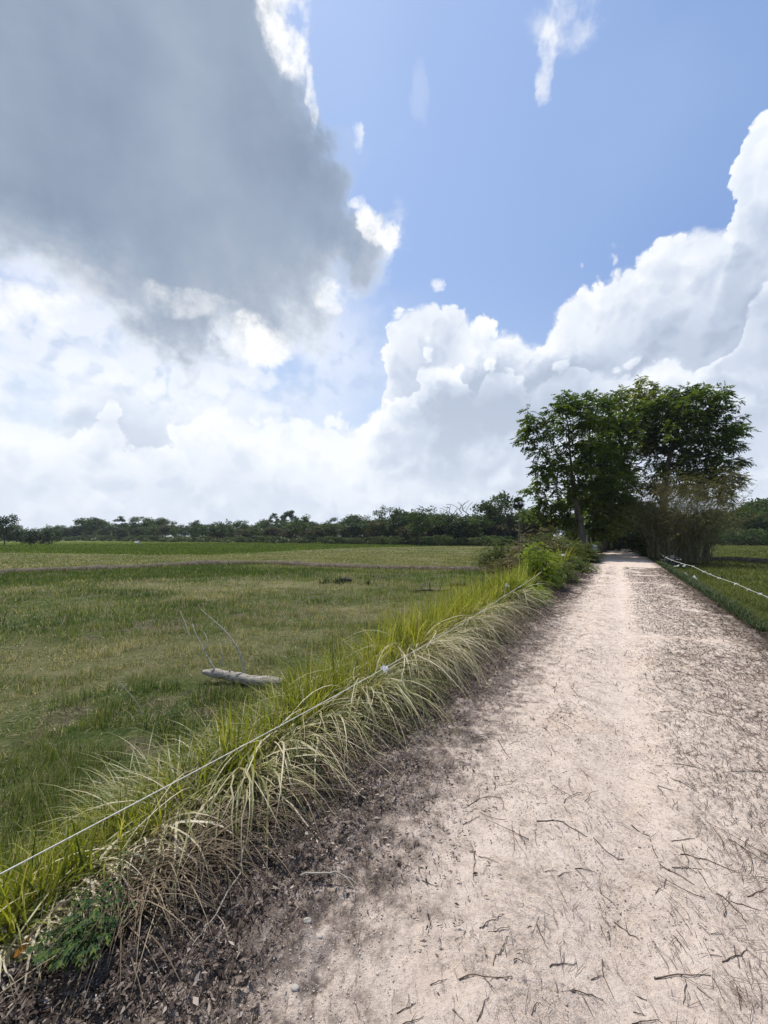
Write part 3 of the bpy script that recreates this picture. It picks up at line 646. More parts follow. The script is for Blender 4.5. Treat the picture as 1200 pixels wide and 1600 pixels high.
scrap(at(793, 916, 8.8), .09, 'white plastic scrap caught on the left string near the leafy shrub', 2)
scrap(at(852, 877, 14.5), .14, 'small white scrap hanging in the undergrowth just past the leafy shrub', 2)
scrap(at(879, 869, 17), .22, 'thin pale plastic ribbon hanging in the weeds before the forked tree', 1)
scrap(at(926, 858, 27), .5, 'white plastic bag hanging on the rail beside the forked tree trunk', 3, 'plastic bag', 'plastic_bag')
# small cut stump end by the verge
c = on(705, 1021, .02); mb = MB(); q = np.linspace(0, 1, 6); tube(mb, np.stack([-.11+q*.22, q*.03, .02+.01*np.sin(q*3)], -1), [.01, .02, .024, .024, .022, .015], 8, .9)
tag(mb.build('wood_chip', M_STEM, loc=c), 'short pale piece of wood on the litter beside the verge', 'wood')
# right-hand string on stakes
SR = string('boundary_string', [spt(5.2, 2.55, .62), spt(8.9, 2.42, .47), spt(13, 2.5, .42), spt(20, 2.55, .40), spt(29, 2.35, .38), spt(41, 2.6, .75)], 'white knotted string sagging along the right edge of the track towards the thicket',
            .0038, tuple((f, .03+.06*f) for f in (.2, .225, .28, .31, .35, .4, .46, .5, .54, .6, .66, .74, .82)), .03, .00038)
p = spt(8.9, 2.42, -.25); stake(p, .74, (.05, -.03), 'thin dark stake holding the right string near the picture edge', .014)
p = spt(28.2, 2.4, -.2); stake(p, .75, (-.15, 0), 'short leaning pale stake under the right string before the thicket', .04)
p = spt(40.5, 2.6, -.1); stake(p, 1.1, (.02, 0), 'far stake at the end of the right string beside the thicket', .05)
scrap(on(1067, 901, -.25), .38, 'crumpled grey and white plastic bag lying in the grass at the right edge', 5, 'plastic bag', 'plastic_bag')
scrap(on(1088, 905, -.25), .2, 'small bright white plastic cup shape in the grass right of the crumpled bag', 3)
scrap(on(1057, 888, -.2)+[0, 0, .1], .22, 'left one of two small white scraps under the right string', 3)
scrap(on(1069, 888, -.2)+[0, 0, .12], .24, 'right one of two small white scraps under the right string', 3)
M_RAG = leafmat('grey_rag', [(0, (.06, .06, .065)), (1, (.16, .16, .17))], .15, .8, tint=(1, 1, 1))
scrap(on(1049, 880, 0)+[0, 0, .1], .65, 'pale grey rags piled at the foot of the thicket', 6, 'rag', 'rag_heap', M_RAG)
# rough pole rail left of the track
root = empty('pole_rail', spt(32, -2.0, 0), 'rough bare pole rail beside the forked tree at the left edge of the track', 'rail')
for (s1, s2, t1, t2, z1, z2, r, nm) in ((0, 0.05, 0, .05, 0, 1.7, .05, 'post'), (1.6, 1.65, .25, .2, 0, 1.5, .05, 'post'), (-4, -3.9, -.4, -.4, 0, 1.1, .05, 'post'), (-4.1, 1.9, -.42, .28, .95, 1.0, .035, 'rail')):
    a = np.append(DS*s1+DT*t1, z1); b = np.append(DS*s2+DT*t2, z2); mb = MB(); P = bez(a, b, (.02, 0, .03)); tube(mb, P, np.linspace(r, r*.7, 6), 7, .7); mb.build(nm, M_STEM, root)

# ------------------------------------------------------------------ trees
M_BARK = plainmat('tree_bark', [(.3, (.045, .036, .028)), (.55, (.12, .10, .08)), (.8, (.24, .21, .17))], .9, 5, .8, .05, (1, 1, .3))
M_BARKFAR = plainmat('far_bark', [(.3, (.06, .05, .04)), (.7, (.16, .14, .12))], .9, 3, .3, .05)
def skeleton(trunk, trad, targets, tip=.012, n=6, mb=None, wig=.08):
    """grow limbs from a trunk polyline to the clump centres, pipe-model radii"""
    nodes = [np.array(p, float) for p in trunk]; par = [-1]+list(range(len(trunk)-1)); leafcount = [0]*len(nodes)
    axis = np.array(trunk, float)
    order = sorted(targets, key=lambda c: np.min(np.linalg.norm(axis-c, axis=1)))
    depth = {i: float(i) for i in range(len(nodes))}
    for c in order:
        A_ = np.array(nodes); d = c-A_; dist = np.linalg.norm(d, axis=1)
        cost = dist+np.where(d[:, 2] < -.1, 3*np.abs(d[:, 2]), 0)+np.where(d[:, 2] < .35*np.hypot(d[:, 0], d[:, 1]), .5*dist, 0); cost[0] += 50; 
        j = int(np.argmin(cost)); L = dist[j]; mpt = (nodes[j]+c)/2+np.array([random.uniform(-1, 1), random.uniform(-1, 1), random.uniform(-.2, 1)])*L*wig
        nodes.append(mpt); par.append(j); nodes.append(np.array(c)); par.append(len(nodes)-2)
    N = len(nodes); w = np.zeros(N); kids = [[] for _ in range(N)]
    for i in range(1, N): kids[par[i]].append(i)
    for i in range(N-1, -1, -1):
        w[i] = max(w[i], 0)+(1 if not kids[i] else 0)
        if par[i] >= 0: w[par[i]] += w[i]
    rad = tip*np.sqrt(w)*1.2; nt = len(trunk); trad = np.array(trad)
    rad = np.minimum(rad, trad.min()*1.0); rad[:nt] = trad
    mb = mb or MB()
    tube(mb, np.array(trunk), trad, 10, .4)
    for i in range(nt, N):
        j = par[i]; tube(mb, bez(nodes[j], nodes[i], (0, 0, .03), 4), np.linspace(min(rad[j], rad[i]*1.5), rad[i], 4), n, random.random(), False)
    return mb
def sprays(mb, C, n_per, rad, rach=.5, leaf=.17, wid=.07, nl=9, droop=.35, shade=None, flat=.6):
    """clusters of pinnate sprays round each clump centre"""
    C = np.asarray(C); M = len(C)*n_per; k = np.repeat(np.arange(len(C)), n_per); rad = np.broadcast_to(rad, (len(C),))[k]
    dirs = unit(RNG.normal(0, 1, (M, 3))); off = dirs*(RNG.random(M)**.5*rad)[:, None]; off[:, 2] *= flat
    B = C[k]+off; D = unit(dirs+np.stack([RNG.normal(0, .5, M), RNG.normal(0, .5, M), RNG.normal(-.1, .4, M)], -1)); D[:, 2] *= .6; D = unit(D)
    cr = RNG.random(len(C))[k]
    Nn = unit(np.stack([RNG.normal(0, .35, M), RNG.normal(0, .35, M), np.ones(M)], -1)); S = unit(np.cross(D, Nn))
    for i in range(nl):
        f = (i+1)/nl; sg = 1 if i % 2 else -1
        p = B+D*rach*f; p = p-np.array([0, 0, 1.])*(droop*rach*f*f)
        dd = D*.55+S*sg*.9 if i < nl-1 else D*1.0
        dd = dd+np.array([0, 0, -.25]); L = leaf*(.7+.6*RNG.random(M))
        leafquads(mb, p, dd, Nn+RNG.normal(0, .25, (M, 3)), L, wid*(.7+.6*RNG.random(M)), np.clip(cr*.5+RNG.random(M)*.5, 0, 1))
def lobes_sample(lobes, spacing, jitter=.35, shell=.45):
    """clump centres spread through ellipsoid lobes, avoiding each other"""
    P = []
    for (c, r) in lobes:
        vol = 4.19*r[0]*r[1]*r[2]; n = int(vol/spacing**3*2.2)+4
        for _ in range(n*3):
            d = RNG.normal(0, 1, 3); d /= np.linalg.norm(d); q = (shell+(1-shell)*random.random())**(.7) if random.random() < .8 else random.random()
            p = np.array(c)+d*np.array(r)*q
            if all(np.sum((p-o)**2) > (spacing*(.75+.5*random.random()))**2 for o in P): P.append(p)
    return np.array(P)
LEAF_NEAR = [(0, (.02, .038, .010)), (.4, (.058, .092, .015)), (.75, (.115, .165, .022)), (1, (.21, .25, .04))]
M_LEAF_A = leafmat('tree_leaf', LEAF_NEAR, .5, .4)
M_LEAF_B = leafmat('warm_tree_leaf', [(0, (0.050, 0.078, 0.013)), (.4, (0.119, 0.159, 0.020)), (.75, (0.206, 0.243, 0.031)), (1, (0.288, 0.284, 0.066))], .42, .5)
M_LEAF_C = leafmat('brown_leaf', [(0, (0.036, 0.038, 0.013)), (.4, (0.084, 0.084, 0.024)), (.75, (0.144, 0.132, 0.044)), (1, (0.216, 0.180, 0.088))], .3, .6)
def L_(px, py, Y, rx, ry, rz):           # lobe with radii in metres
    return (at(px, py, Y), (rx, ry, rz))
def near_tree(lab, base, trunk, trad, lobes, spacing, mat, n_per=34, rad=.75, seed=1, extra=None, leaf=.2, wid=.085, rach=.5, tip=.014, name='roadside_tree', group=None):
    random.seed(seed); base = np.array(base); root = empty(name, base, lab, 'tree', group)
    C = lobes_sample(lobes, spacing)
    if extra is not None: C = np.vstack([C, extra])
    mid = C.mean(0); pick = RNG.integers(0, len(C), int(len(C)*.55)); dv = unit(C[pick]-mid+RNG.normal(0, .5, (len(pick), 3))); dv[:, 2] = np.abs(dv[:, 2])*.6+dv[:, 2]*.4
    sprig = C[pick]+dv*RNG.uniform(.6, 1.35, (len(pick), 1))*rad*1.15
    nC = len(C); C = np.vstack([C, sprig])-base; T = np.array(trunk)-base
    mb = skeleton(T, trad, C, tip); mb.build('trunk', M_BARK, root)
    cr = MB(); sprays(cr, C[:nC], int(n_per*1.05), rad*(.7+.4*RNG.random(nC)), rach*.88, leaf*1.15, wid*1.7); sprays(cr, C[nC:], max(3, int(n_per*.3)), rad*.42, rach*.8, leaf*1.1, wid*1.35); cr.build('crown', mat, root, smooth=False)
    return root
Y1 = 30.
b1 = on(912, 872, 0); 
def tp(l): return [at(*q) for q in l]
near_tree('tall broadleaf tree with forked pale trunk at the left edge of the track', tp([(914, 872, 29.5)])[0],
          tp([(914, 873, 29.5), (913, 855, 29.5), (910, 835, 29.6), (906, 815, 29.7), (901, 795, 29.8), (897, 770, 30), (893, 735, 30), (890, 700, 30), (888, 665, 30)]), [.42, .33, .27, .24, .17, .14, .11, .08, .05],
          [L_(885, 655, 30, 1.7, 1.9, 1.5), L_(846, 682, 30, 1.2, 1.6, 1.3), L_(848, 745, 30, 1.2, 1.6, 1.5), L_(900, 735, 30.5, 2.3, 2.2, 2.5), L_(870, 800, 31, 1.8, 1.8, 1.2), L_(925, 690, 30.5, 1.7, 1.8, 2.2), L_(940, 770, 30, 1.5, 1.8, 1.8), L_(848, 800, 30.5, 1.3, 1.5, 1.2), L_(925, 812, 31, 1.3, 1.5, 1.3)], 1.12, M_LEAF_A, 25, .7, 3,
          extra=tp([(830, 665, 30), (822, 690, 30), (835, 655, 29.8), (836, 770, 30), (925, 628, 30), (862, 640, 30), (890, 632, 30)]))
near_tree('slender pale-stemmed tree second from the left in the roadside grove', tp([(938, 862, 34)])[0],
          tp([(938, 864, 34), (936, 845, 34), (933, 820, 34), (928, 790, 34), (924, 750, 34), (922, 710, 34), (921, 670, 34)]), [.25, .22, .19, .16, .12, .09, .05],
          [L_(940, 655, 34, 1.6, 2, 1.5), L_(950, 700, 34, 2.2, 2.2, 2.4), L_(930, 800, 34.5, 2.6, 2, 2.4)], 1.2, M_LEAF_A, 30, .8, 5,
          extra=tp([(955, 628, 34), (967, 622, 34), (925, 622, 34)]))
near_tree('tree with spreading yellow-green crown arching over the middle of the track', tp([(942, 858, 40)])[0],
          tp([(942, 861, 40), (946, 840, 40), (952, 810, 40), (962, 770, 39.5), (972, 730, 39), (982, 690, 38), (988, 655, 37.5)]), [.35, .3, .26, .22, .17, .12, .06],
          [L_(985, 640, 38, 2.3, 2.5, 1.6), L_(985, 700, 37, 3.0, 2.5, 2.8), L_(970, 760, 36.5, 2.8, 2.4, 2.2), L_(985, 800, 38, 2.3, 2.4, 1.4), L_(1020, 640, 38, 1.8, 2, 1.6), L_(1005, 790, 37, 2.0, 2, 2.2)], 1.3, M_LEAF_B, 30, .85, 8,
          extra=tp([(985, 612, 38), (1000, 608, 38), (1012, 606, 38.5), (975, 618, 38)]))
near_tree('tall round-crowned tree with pale leaning trunk above the right thicket', tp([(1040, 862, 34)])[0],
          tp([(1040, 866, 34), (1038, 830, 34), (1037, 790, 34), (1039, 755, 34), (1046, 715, 34), (1056, 680, 34), (1065, 645, 34)]), [.42, .36, .32, .28, .2, .13, .07],
          [L_(1085, 640, 34, 2.3, 2.6, 1.8), L_(1050, 665, 34, 2.2, 2.5, 2.4), L_(1100, 690, 34, 2.2, 2.4, 1.9), L_(1075, 740, 34, 2.6, 2.5, 2.3), L_(1115, 735, 34, 1.3, 1.7, 1.6), L_(1025, 650, 34.5, 1.6, 2, 1.8)], 1.12, M_LEAF_A, 30, .74, 12,
          extra=tp([(1140, 675, 34), (1150, 668, 34), (1158, 674, 34), (1134, 692, 34), (1146, 698, 34), (1128, 755, 33.5), (1140, 765, 33.5), (1135, 780, 33), (1118, 775, 33.5), (1090, 612, 34), (1075, 610, 34), (1110, 622, 34), (1117, 640, 34)]), leaf=.22, wid=.075)
near_tree('smaller mid-green tree behind the forked one, filling under the canopy', tp([(965, 858, 46)])[0],
          tp([(955, 858, 44), (955, 835, 44), (957, 810, 44), (960, 780, 44)]), [.2, .17, .13, .06],
          [L_(950, 800, 44, 3.4, 2.5, 3.0), L_(915, 805, 42, 3, 2.5, 3)], 1.5, M_LEAF_B, 26, .95, 15)
# sparse airy twigs at far right of the big tree
near_tree('thin almost bare sapling with wispy leaves right of the thicket', tp([(1100, 868, 29)])[0],
          tp([(1100, 871, 29), (1108, 835, 29), (1118, 800, 29), (1130, 770, 29)]), [.07, .06, .05, .03],
          [L_(1140, 755, 29, 1.2, 1, 1.0)], .8, M_LEAF_C, 5, .5, 19, leaf=.12, wid=.05, extra=tp([(1155, 745, 29), (1165, 750, 29), (1130, 735, 29), (1148, 738, 29)]))

# bushes -----------------------------------------------------------
def bush(lab, c, r, mat, n=60, n_per=26, crad=.35, leaf=.1, wid=.05, rach=.25, name='bush', cat='bush', stems=14, smat=None, seed=0, group=None, nl=7):
    random.seed(seed+int(abs(c[0])*10)); c = np.array(c, float); root = empty(name, c, lab, cat, group)
    d = unit(RNG.normal(0, 1, (n, 3))); d[:, 2] = np.abs(d[:, 2]); q = RNG.random(n)**.4
    P = d*q[:, None]*np.array(r)+[0, 0, r[2]*.12]; P *= (.8+.4*RNG.random(n))[:, None]
    cr = MB(); sprays(cr, P, n_per, crad, rach, leaf, wid, nl); cr.build('foliage', mat, root, smooth=False)
    st_ = MB()
    for i in range(stems):
        p = P[i % n]; b = np.array([random.uniform(-.25, .25)*r[0], random.uniform(-.25, .25)*r[1], -.1]); tube(st_, bez(b, p, (0, 0, .1*r[2])), np.linspace(.02*r[2]+.004, .004*r[2]+.001, 6), 5, random.random(), False)
    st_.build('stem', smat or M_STAKE, root)
M_BRIGHT = leafmat('bright_shrub_leaf', [(0, (.08, .12, .015)), (.4, (.16, .21, .02)), (.75, (.22, .31, .035)), (1, (.33, .40, .08))], .5, .45)
M_OLIVE = leafmat('olive_leaf', [(0, (.03, .05, .012)), (.5, (.075, .105, .022)), (1, (.15, .17, .05))], .35, .6)
M_DRY = leafmat('dry_shrub_leaf', [(0, (.06, .05, .03)), (.4, (.10, .09, .045)), (.75, (.17, .15, .075)), (1, (.27, .22, .13))], .3, .7)
bush('bright yellow-green leafy shrub at the far end of the tall verge grass', (*on(845, 922, -.05)[:2], -.05), (.55, .6, 1.15), M_BRIGHT, 90, 14, .24, .07, .03, .18, 'leafy_shrub', 'shrub', 26, seed=1)
bush('low bright green shrub right in front of the taller leafy one', (*on(815, 945, -.05)[:2], -.1), (.6, .5, .6), M_BRIGHT, 40, 22, .2, .07, .03, .16, 'leafy_shrub', 'shrub', 12, seed=2)
bush('loose olive-green bush at the field edge left of the leafy shrub', (*on(778, 890, FIELD_L)[:2], FIELD_L), (1.5, 1.1, 1.65), M_OLIVE, 60, 14, .4, .12, .05, .3, 'bush', 'bush', 40, seed=3)
bush('dry straw-brown clump at the foot of the olive-green bush', (*on(790, 897, FIELD_L)[:2], FIELD_L), (1.1, .7, .75), M_DRY, 50, 16, .3, .14, .03, .25, 'dry_bush', 'bush', 40, seed=4)
bush('reddish-brown leaved bush behind the bright leafy shrub', (*at(835, 850, 20)[:2], -.4), (1.7, 1.2, 1.75), M_DRY, 55, 14, .5, .16, .07, .35, 'bush', 'bush', 30, seed=5)
bush('green bush between the reddish bush and the forked tree', (*at(868, 850, 22)[:2], -.3), (1.5, 1.6, 1.8), M_OLIVE, 70, 24, .45, .13, .06, .3, 'bush', 'bush', 24, seed=6)
bush('dark green undergrowth bush against the forked trunk', (*at(893, 850, 25)[:2], -.2), (1.2, 1.6, 1.4), M_OLIVE, 60, 24, .4, .13, .06, .3, 'bush', 'bush', 20, seed=7)
bush('low greyish-green bush at the left track edge after the leafy shrub', (*on(862, 912, -.1)[:2], -.1), (.8, 1.0, .7), M_OLIVE, 60, 24, .28, .08, .035, .2, 'bush', 'bush', 20, seed=8)
bush('low dull bush left of the track just before the pole rail', (*on(888, 895, -.1)[:2], -.1), (.9, 1.3, .75), M_OLIVE, 60, 22, .3, .09, .04, .2, 'bush', 'bush', 20, seed=9)
M_DEEP = leafmat('deep_green_leaf', [(0, (.008, .018, .008)), (.5, (.018, .038, .012)), (1, (.04, .07, .018))], .25, .5)
bush('dark green bush on the right edge where the track enters the grove', (*spt(46, 3.1, -.1),), (1.9, 3, 2.9), M_DEEP, 90, 24, .7, .2, .1, .45, 'bush', 'bush', 20, seed=10)
bush('dark bush closing the far end of the track', (*spt(60, -.3, -.1),), (4, 3, 5.5), M_DEEP, 120, 22, 1.1, .35, .18, .8, 'bush', 'bush', 10, seed=11)
bush('dark bush behind the pole rail at the left of the grove', (*spt(56, -3.6, -.1),), (2.2, 5, 4), M_DEEP, 120, 22, .9, .3, .14, .6, 'bush', 'bush', 10, seed=12)
bush('shaded bush deep in the grove on the right of the track', (*spt(60, 4, -.1),), (2.8, 5, 5), M_DEEP, 120, 22, .9, .3, .14, .6, 'bush', 'bush', 10, seed=13)
bush('low green weeds heap at the right track edge beside the thicket', (*spt(37, 2.9, -.1),), (.8, 2.4, 1.0), M_WEED, 60, 20, .4, .12, .06, .3, 'bush', 'bush', 10, seed=14)

# thicket of arching stems ------------------------------------------
def thicket():
    base = np.append(on(1062, 874, 0)[:2], -.15); root = empty('thicket', base, 'dense brown thicket of thin arching stems at the right edge of the track', 'thicket')
    st_ = MB(); lf = MB(); tips = []
    for i in range(330):
        a = random.uniform(0, 2*math.pi); r = random.random()**.5*1.5; b = np.array([math.cos(a)*r*1.3, math.sin(a)*r, 0])
        ox = random.gauss(.3, 1.55); oy = random.gauss(-.3, 1.1); h = random.uniform(2.4, 6.3)*(1-.09*abs(ox-.3))
        q = np.linspace(0, 1, 8)[:, None]; P = b+np.array([ox, oy, 0])*q**1.7*1.15+np.array([0, 0, h])*(q*1.12-.12*q**3)
        P[1:] += RNG.normal(0, .04, (7, 3)); tube(st_, P, np.linspace(.022, .006, 8)*random.uniform(.6, 1.25), 4, random.random(), False)
        for f in (3, 4, 5, 6, 7):
            for _ in range(2):
                e = P[f]+np.array([random.gauss(0, .35), random.gauss(0, .3), random.gauss(.2, .3)]); tube(st_, np.stack([P[f], (P[f]+e)/2+.03, e]), [.007, .005, .003], 3, random.random(), False)
                if f > 3 or random.random() < .5: tips.append(e)
    st_.build('stems', M_CANE, root)
    tips = np.array(tips)[::2]; sprays(lf, tips, 3, .3, .25, .12, .035, 6); lf.build('foliage', M_LEAF_C, root, smooth=False)
M_CANE = plainmat('cane', [(.3, (.08, .07, .035)), (.5, (.16, .14, .075)), (.8, (.33, .29, .19))], .85, 6, .3, .01)
random.seed(33); thicket()
# leaf heap shadowed under the thicket
mb = MB(); n = 5000; c = on(1092, 872, -.3); x = c[0]+RNG.normal(0, 1.6, n); y = c[1]+RNG.normal(-.4, .8, n)
leafquads(mb, np.stack([x, y, ground_z(x, y)+.03+.1*RNG.random(n)], -1), RNG.normal(0, 1, (n, 3))*[1, 1, .25], unit(RNG.normal(0, .4, (n, 3))+[0, 0, 1]), .16, .09, RNG.random(n)*.5)
tag(mb.build('leaf_carpet', M_LITTER, smooth=False), 'reddish-brown fallen leaves carpeting the ground under the thicket', 'leaf litter', kind='stuff')

# ------------------------------------------------------------------ far trees
FARG = [(0, (0.022, 0.046, 0.014)), (.5, (0.053, 0.089, 0.022)), (1, (0.112, 0.162, 0.036))]
M_FAR = leafmat('far_leaf', FARG, .25, .6)
M_FARL = leafmat('far_light_leaf', [(0, (.03, .05, .015)), (.5, (.06, .09, .025)), (1, (.11, .14, .04))], .3, .6)
M_FARB = leafmat('far_brown_leaf', [(0, (.04, .04, .02)), (.5, (.08, .075, .035)), (1, (.13, .11, .06))], .25, .6)
M_FARD = leafmat('far_dark_leaf', [(0, (.012, .026, .012)), (.5, (.028, .052, .018)), (1, (.06, .09, .03))], .25, .6)
def far_proto(kind, seed):
    """unit-height tree meshes (trunk, crown); z 0..1"""
    random.seed(seed); rng = np.random.default_rng(seed); cr = MB(); tr = MB(); C = []
    if kind == 'round':
        for _ in range(34):
            d = rng.normal(0, 1, 3); d /= np.linalg.norm(d); q = rng.random()**.45; C.append([d[0]*.40*q, d[1]*.40*q, .58+d[2]*.36*q])
        cs, cl, leaf = .15, 64, .055
    elif kind == 'dome':
        for _ in range(34):
            a = rng.random()*6.3; q = rng.random()**.5; C.append([math.cos(a)*.52*q, math.sin(a)*.52*q, .66+.26*(1-q*q)*(.3+.7*rng.random())])
        C += [[rng.normal(0, .3), rng.normal(0, .3), .45+.1*rng.random()] for _ in range(10)]
        cs, cl, leaf = .15, 70, .055
    elif kind == 'cone':
        for _ in range(30):
            z = rng.random()**.8; a = rng.random()*6.3; w = .19*math.sin(math.pi*min(1, (1-z)*.85+.02))**.7; q = rng.random()**.5; C.append([math.cos(a)*w*q, math.sin(a)*w*q, .22+z*.74])
        cs, cl, leaf = .055, 50, .035
    elif kind == 'bushy':
        for _ in range(40):
            d = rng.normal(0, 1, 3); d /= np.linalg.norm(d); q = rng.random()**.4; C.append([d[0]*.62*q, d[1]*.5*q, .45+d[2]*.45*q])
        cs, cl, leaf = .15, 44, .06
    elif kind == 'open':
        for _ in range(26):
            d = rng.normal(0, 1, 3); d /= np.linalg.norm(d); q = .5+.5*rng.random(); C.append([d[0]*.36*q, d[1]*.36*q, .66+d[2]*.3*q])
        cs, cl, leaf = .12, 60, .045
    C = np.array(C); k = np.repeat(np.arange(len(C)), cl); M = len(k)
    off = unit(rng.normal(0, 1, (M, 3)))*(rng.random(M)**.4*cs)[:, None]; off[:, 2] *= .75; P = C[k]+off; P[:, 2] = np.maximum(P[:, 2], .02)
    leafquads(cr, P, rng.normal(0, 1, (M, 3)), unit(rng.normal(0, .7, (M, 3))+[0, 0, .7]), leaf*(.6+.8*rng.random(M)), leaf*.7, np.clip(rng.random(len(C))[k]*.6+rng.random(M)*.4, 0, 1))
    trunk = np.array([[0, 0, -.03], [.01, 0, .15], [0, .01, .35], [.01, 0, .6]]); skeleton(trunk, [.028, .022, .018, .01], C[::2], .003, 4, tr)
    return tr.mesh('trunk'), cr.mesh('crown', False)
PROTO = {}
def far_tree(px, top, Y, kind, lab, mat=None, wscale=1.0, base=None, group=None, v=0, name='tree'):
    if (kind, v, mat and mat.name) not in PROTO:
        a, b = far_proto(kind, 100+v*7+len(kind)); a.materials.append(M_BARKFAR); b.materials.append(mat or M_FAR); PROTO[(kind, v, mat and mat.name)] = (a, b)
    a, b = PROTO[(kind, v, mat and mat.name)]; p = at(px, top, Y); z0 = FIELD_L if base is None else base; h = p[2]-z0
    root = empty(name, (p[0], p[1], z0), lab, 'tree', group); root.rotation_euler[2] = random.uniform(0, 6.3)
    root.scale = (h*wscale, h*wscale, h)
    for nm, me in (('trunk', a), ('crown', b)):
        o = bpy.data.objects.new(nm, me); COL.objects.link(o); o.parent = root
# distinctive ones
far_tree(10, 797, 95, 'bushy', 'dark tall tree at the far left edge of the field', M_DEEP, wscale=.62, v=3)
far_tree(48, 822, 98, 'bushy', 'dark wide bush beside the tall tree at the far left', M_DEEP, wscale=1.15, v=1)
far_tree(78, 822, 100, 'bushy', 'second dark wide bush right of the far left tree', M_DEEP, wscale=1.1, v=2)
far_tree(142, 805, 190, 'dome', 'large domed tree standing above the distant left woods', wscale=.95)
far_tree(188, 806, 190, 'cone', 'pointed dark tree right of the large domed tree', wscale=1.5)
far_tree(224, 805, 180, 'open', 'tall uneven tree group crown left of the long hedge', wscale=1.2, v=1)
far_tree(243, 805, 180, 'open', 'tall tree with ragged top, right one of the pair above the hedge', wscale=1.2, v=2)
far_tree(209, 811, 182, 'round', 'rounder tree on the left flank of the ragged pair', wscale=.9, v=2)
far_tree(310, 812, 150, 'open', 'small tree with split top right of the long hedge', wscale=1.1, v=3)
far_tree(340, 813, 150, 'round', 'round-topped tree right of the split-topped one', wscale=.9, v=1)
far_tree(430, 800, 170, 'cone', 'leftmost of four slim pointed trees on the horizon', wscale=1.25, v=1)
far_tree(443, 803, 172, 'cone', 'second of four slim pointed trees on the horizon', wscale=1.0, v=2)
far_tree(449, 798, 170, 'cone', 'third of four slim pointed trees on the horizon', wscale=1.1, v=3)
far_tree(456, 797, 170, 'cone', 'rightmost of four slim pointed trees on the horizon', wscale=1.25, v=4)
far_tree(476, 807, 150, 'cone', 'short pointed tree right of the four slim ones', wscale=1.9, v=5)
far_tree(548, 810, 140, 'cone', 'small pointed tree midway along the treeline', wscale=1.9, v=1)
far_tree(607, 786, 115, 'open', 'tall airy tree where the treeline starts to rise', wscale=.9, v=4)
far_tree(632, 792, 112, 'round', 'tall dense tree right of the airy one', wscale=.75, v=3)
far_tree(655, 795, 88, 'round', 'nearest big round green tree in the middle treeline', M_FARL, .9, v=4)
far_tree(685, 800, 110, 'open', 'flat-topped tree right of the big round green tree', wscale=.9, v=5)
far_tree(776, 770, 95, 'open', 'tall pyramidal tree left of the palm', M_FARL, 1.1, v=6)
far_tree(768, 776, 95, 'round', 'lower half-hidden tree at the foot of the pyramidal tree', wscale=.7, v=5)
far_tree(790, 795, 92, 'round', 'dense dark tree between the pyramidal tree and the palm', wscale=.8, v=2)
# bare tree
def bare_tree(px, top, Y, lab, seed):
    random.seed(seed); p = at(px, top, Y); h = p[2]-FIELD_L; root = empty('bare_tree', (p[0], p[1], FIELD_L), lab, 'tree')
    C = np.array([[random.gauss(0, .2)*h, random.gauss(0, .2)*h, random.uniform(.5, 1)*h] for _ in range(60)]); C[:, :2] *= (.4+C[:, 2:3]/h*.8)
    mb = skeleton([[0, 0, 0], [0, 0, h*.2], [.2, 0, h*.38], [.1, 0, h*.5]], [.3, .25, .2, .14], C, .045, 4); mb.build('trunk', M_BARKFAR, root)
bare_tree(712, 783, 100, 'leafless grey tree spreading above the middle treeline', 5)
bare_tree(568, 805, 135, 'small leafless tree poking above the middle treeline', 6)
# sugar palm
p = at(810, 776, 70); root = empty('palm', (p[0], p[1], FIELD_L), 'slim fan palm with round head left of the roadside grove', 'palm')
h = p[2]-FIELD_L; mb = MB(); q = np.linspace(0, 1, 8); tube(mb, np.stack([.1*np.sin(q*2), q*0, q*(h-1.2)], -1), np.linspace(.2, .13, 8), 8, .5); mb.build('trunk', M_BARKFAR, root)
mb = MB()
for i in range(34):
    a = i*2.4; el = -1.2+2.6*(i/33); d = np.array([math.cos(a)*math.cos(el), math.sin(a)*math.cos(el), math.sin(el)]); c = np.array([0, 0, h-1.2])
    tube(mb, np.stack([c, c+d*.6]), [.03, .02], 3, .5, False)
    u = unit(np.cross(d, [0, 0, 1.])); w = np.cross(u, d)
    for k in range(14):
        b = -1.3+2.6*k/13; e = d*math.cos(b)+u*math.sin(b)+w*.1; leafquads(mb, np.array([c+d*.55]), np.array([e]), np.array([w]), .75, .14, random.random())
mb.build('crown', M_DEEP, root, smooth=False)
# mast
p = at(382, 812, 260); mb = MB(); h = p[2]-FIELD_L; tube(mb, [[0, 0, 0], [0, 0, h]], [.35, .2], 6, .5); tube(mb, [[-1.6, 0, h*.93], [1.6, 0, h*.93]], [.15, .15], 5, .5)
for z in (.8, .87): tube(mb, [[-.8, 0, h*z], [.8, 0, h*z]], [.12, .12], 5, .5)
M_METAL = plainmat('grey_metal', [(.3, (.25, .26, .28)), (.7, (.35, .36, .38))], .5, 5, .1, .01)
tag(mb.build('mast', M_METAL, loc=(p[0], p[1], FIELD_L)), 'thin grey mast rising above the left treeline', 'mast')
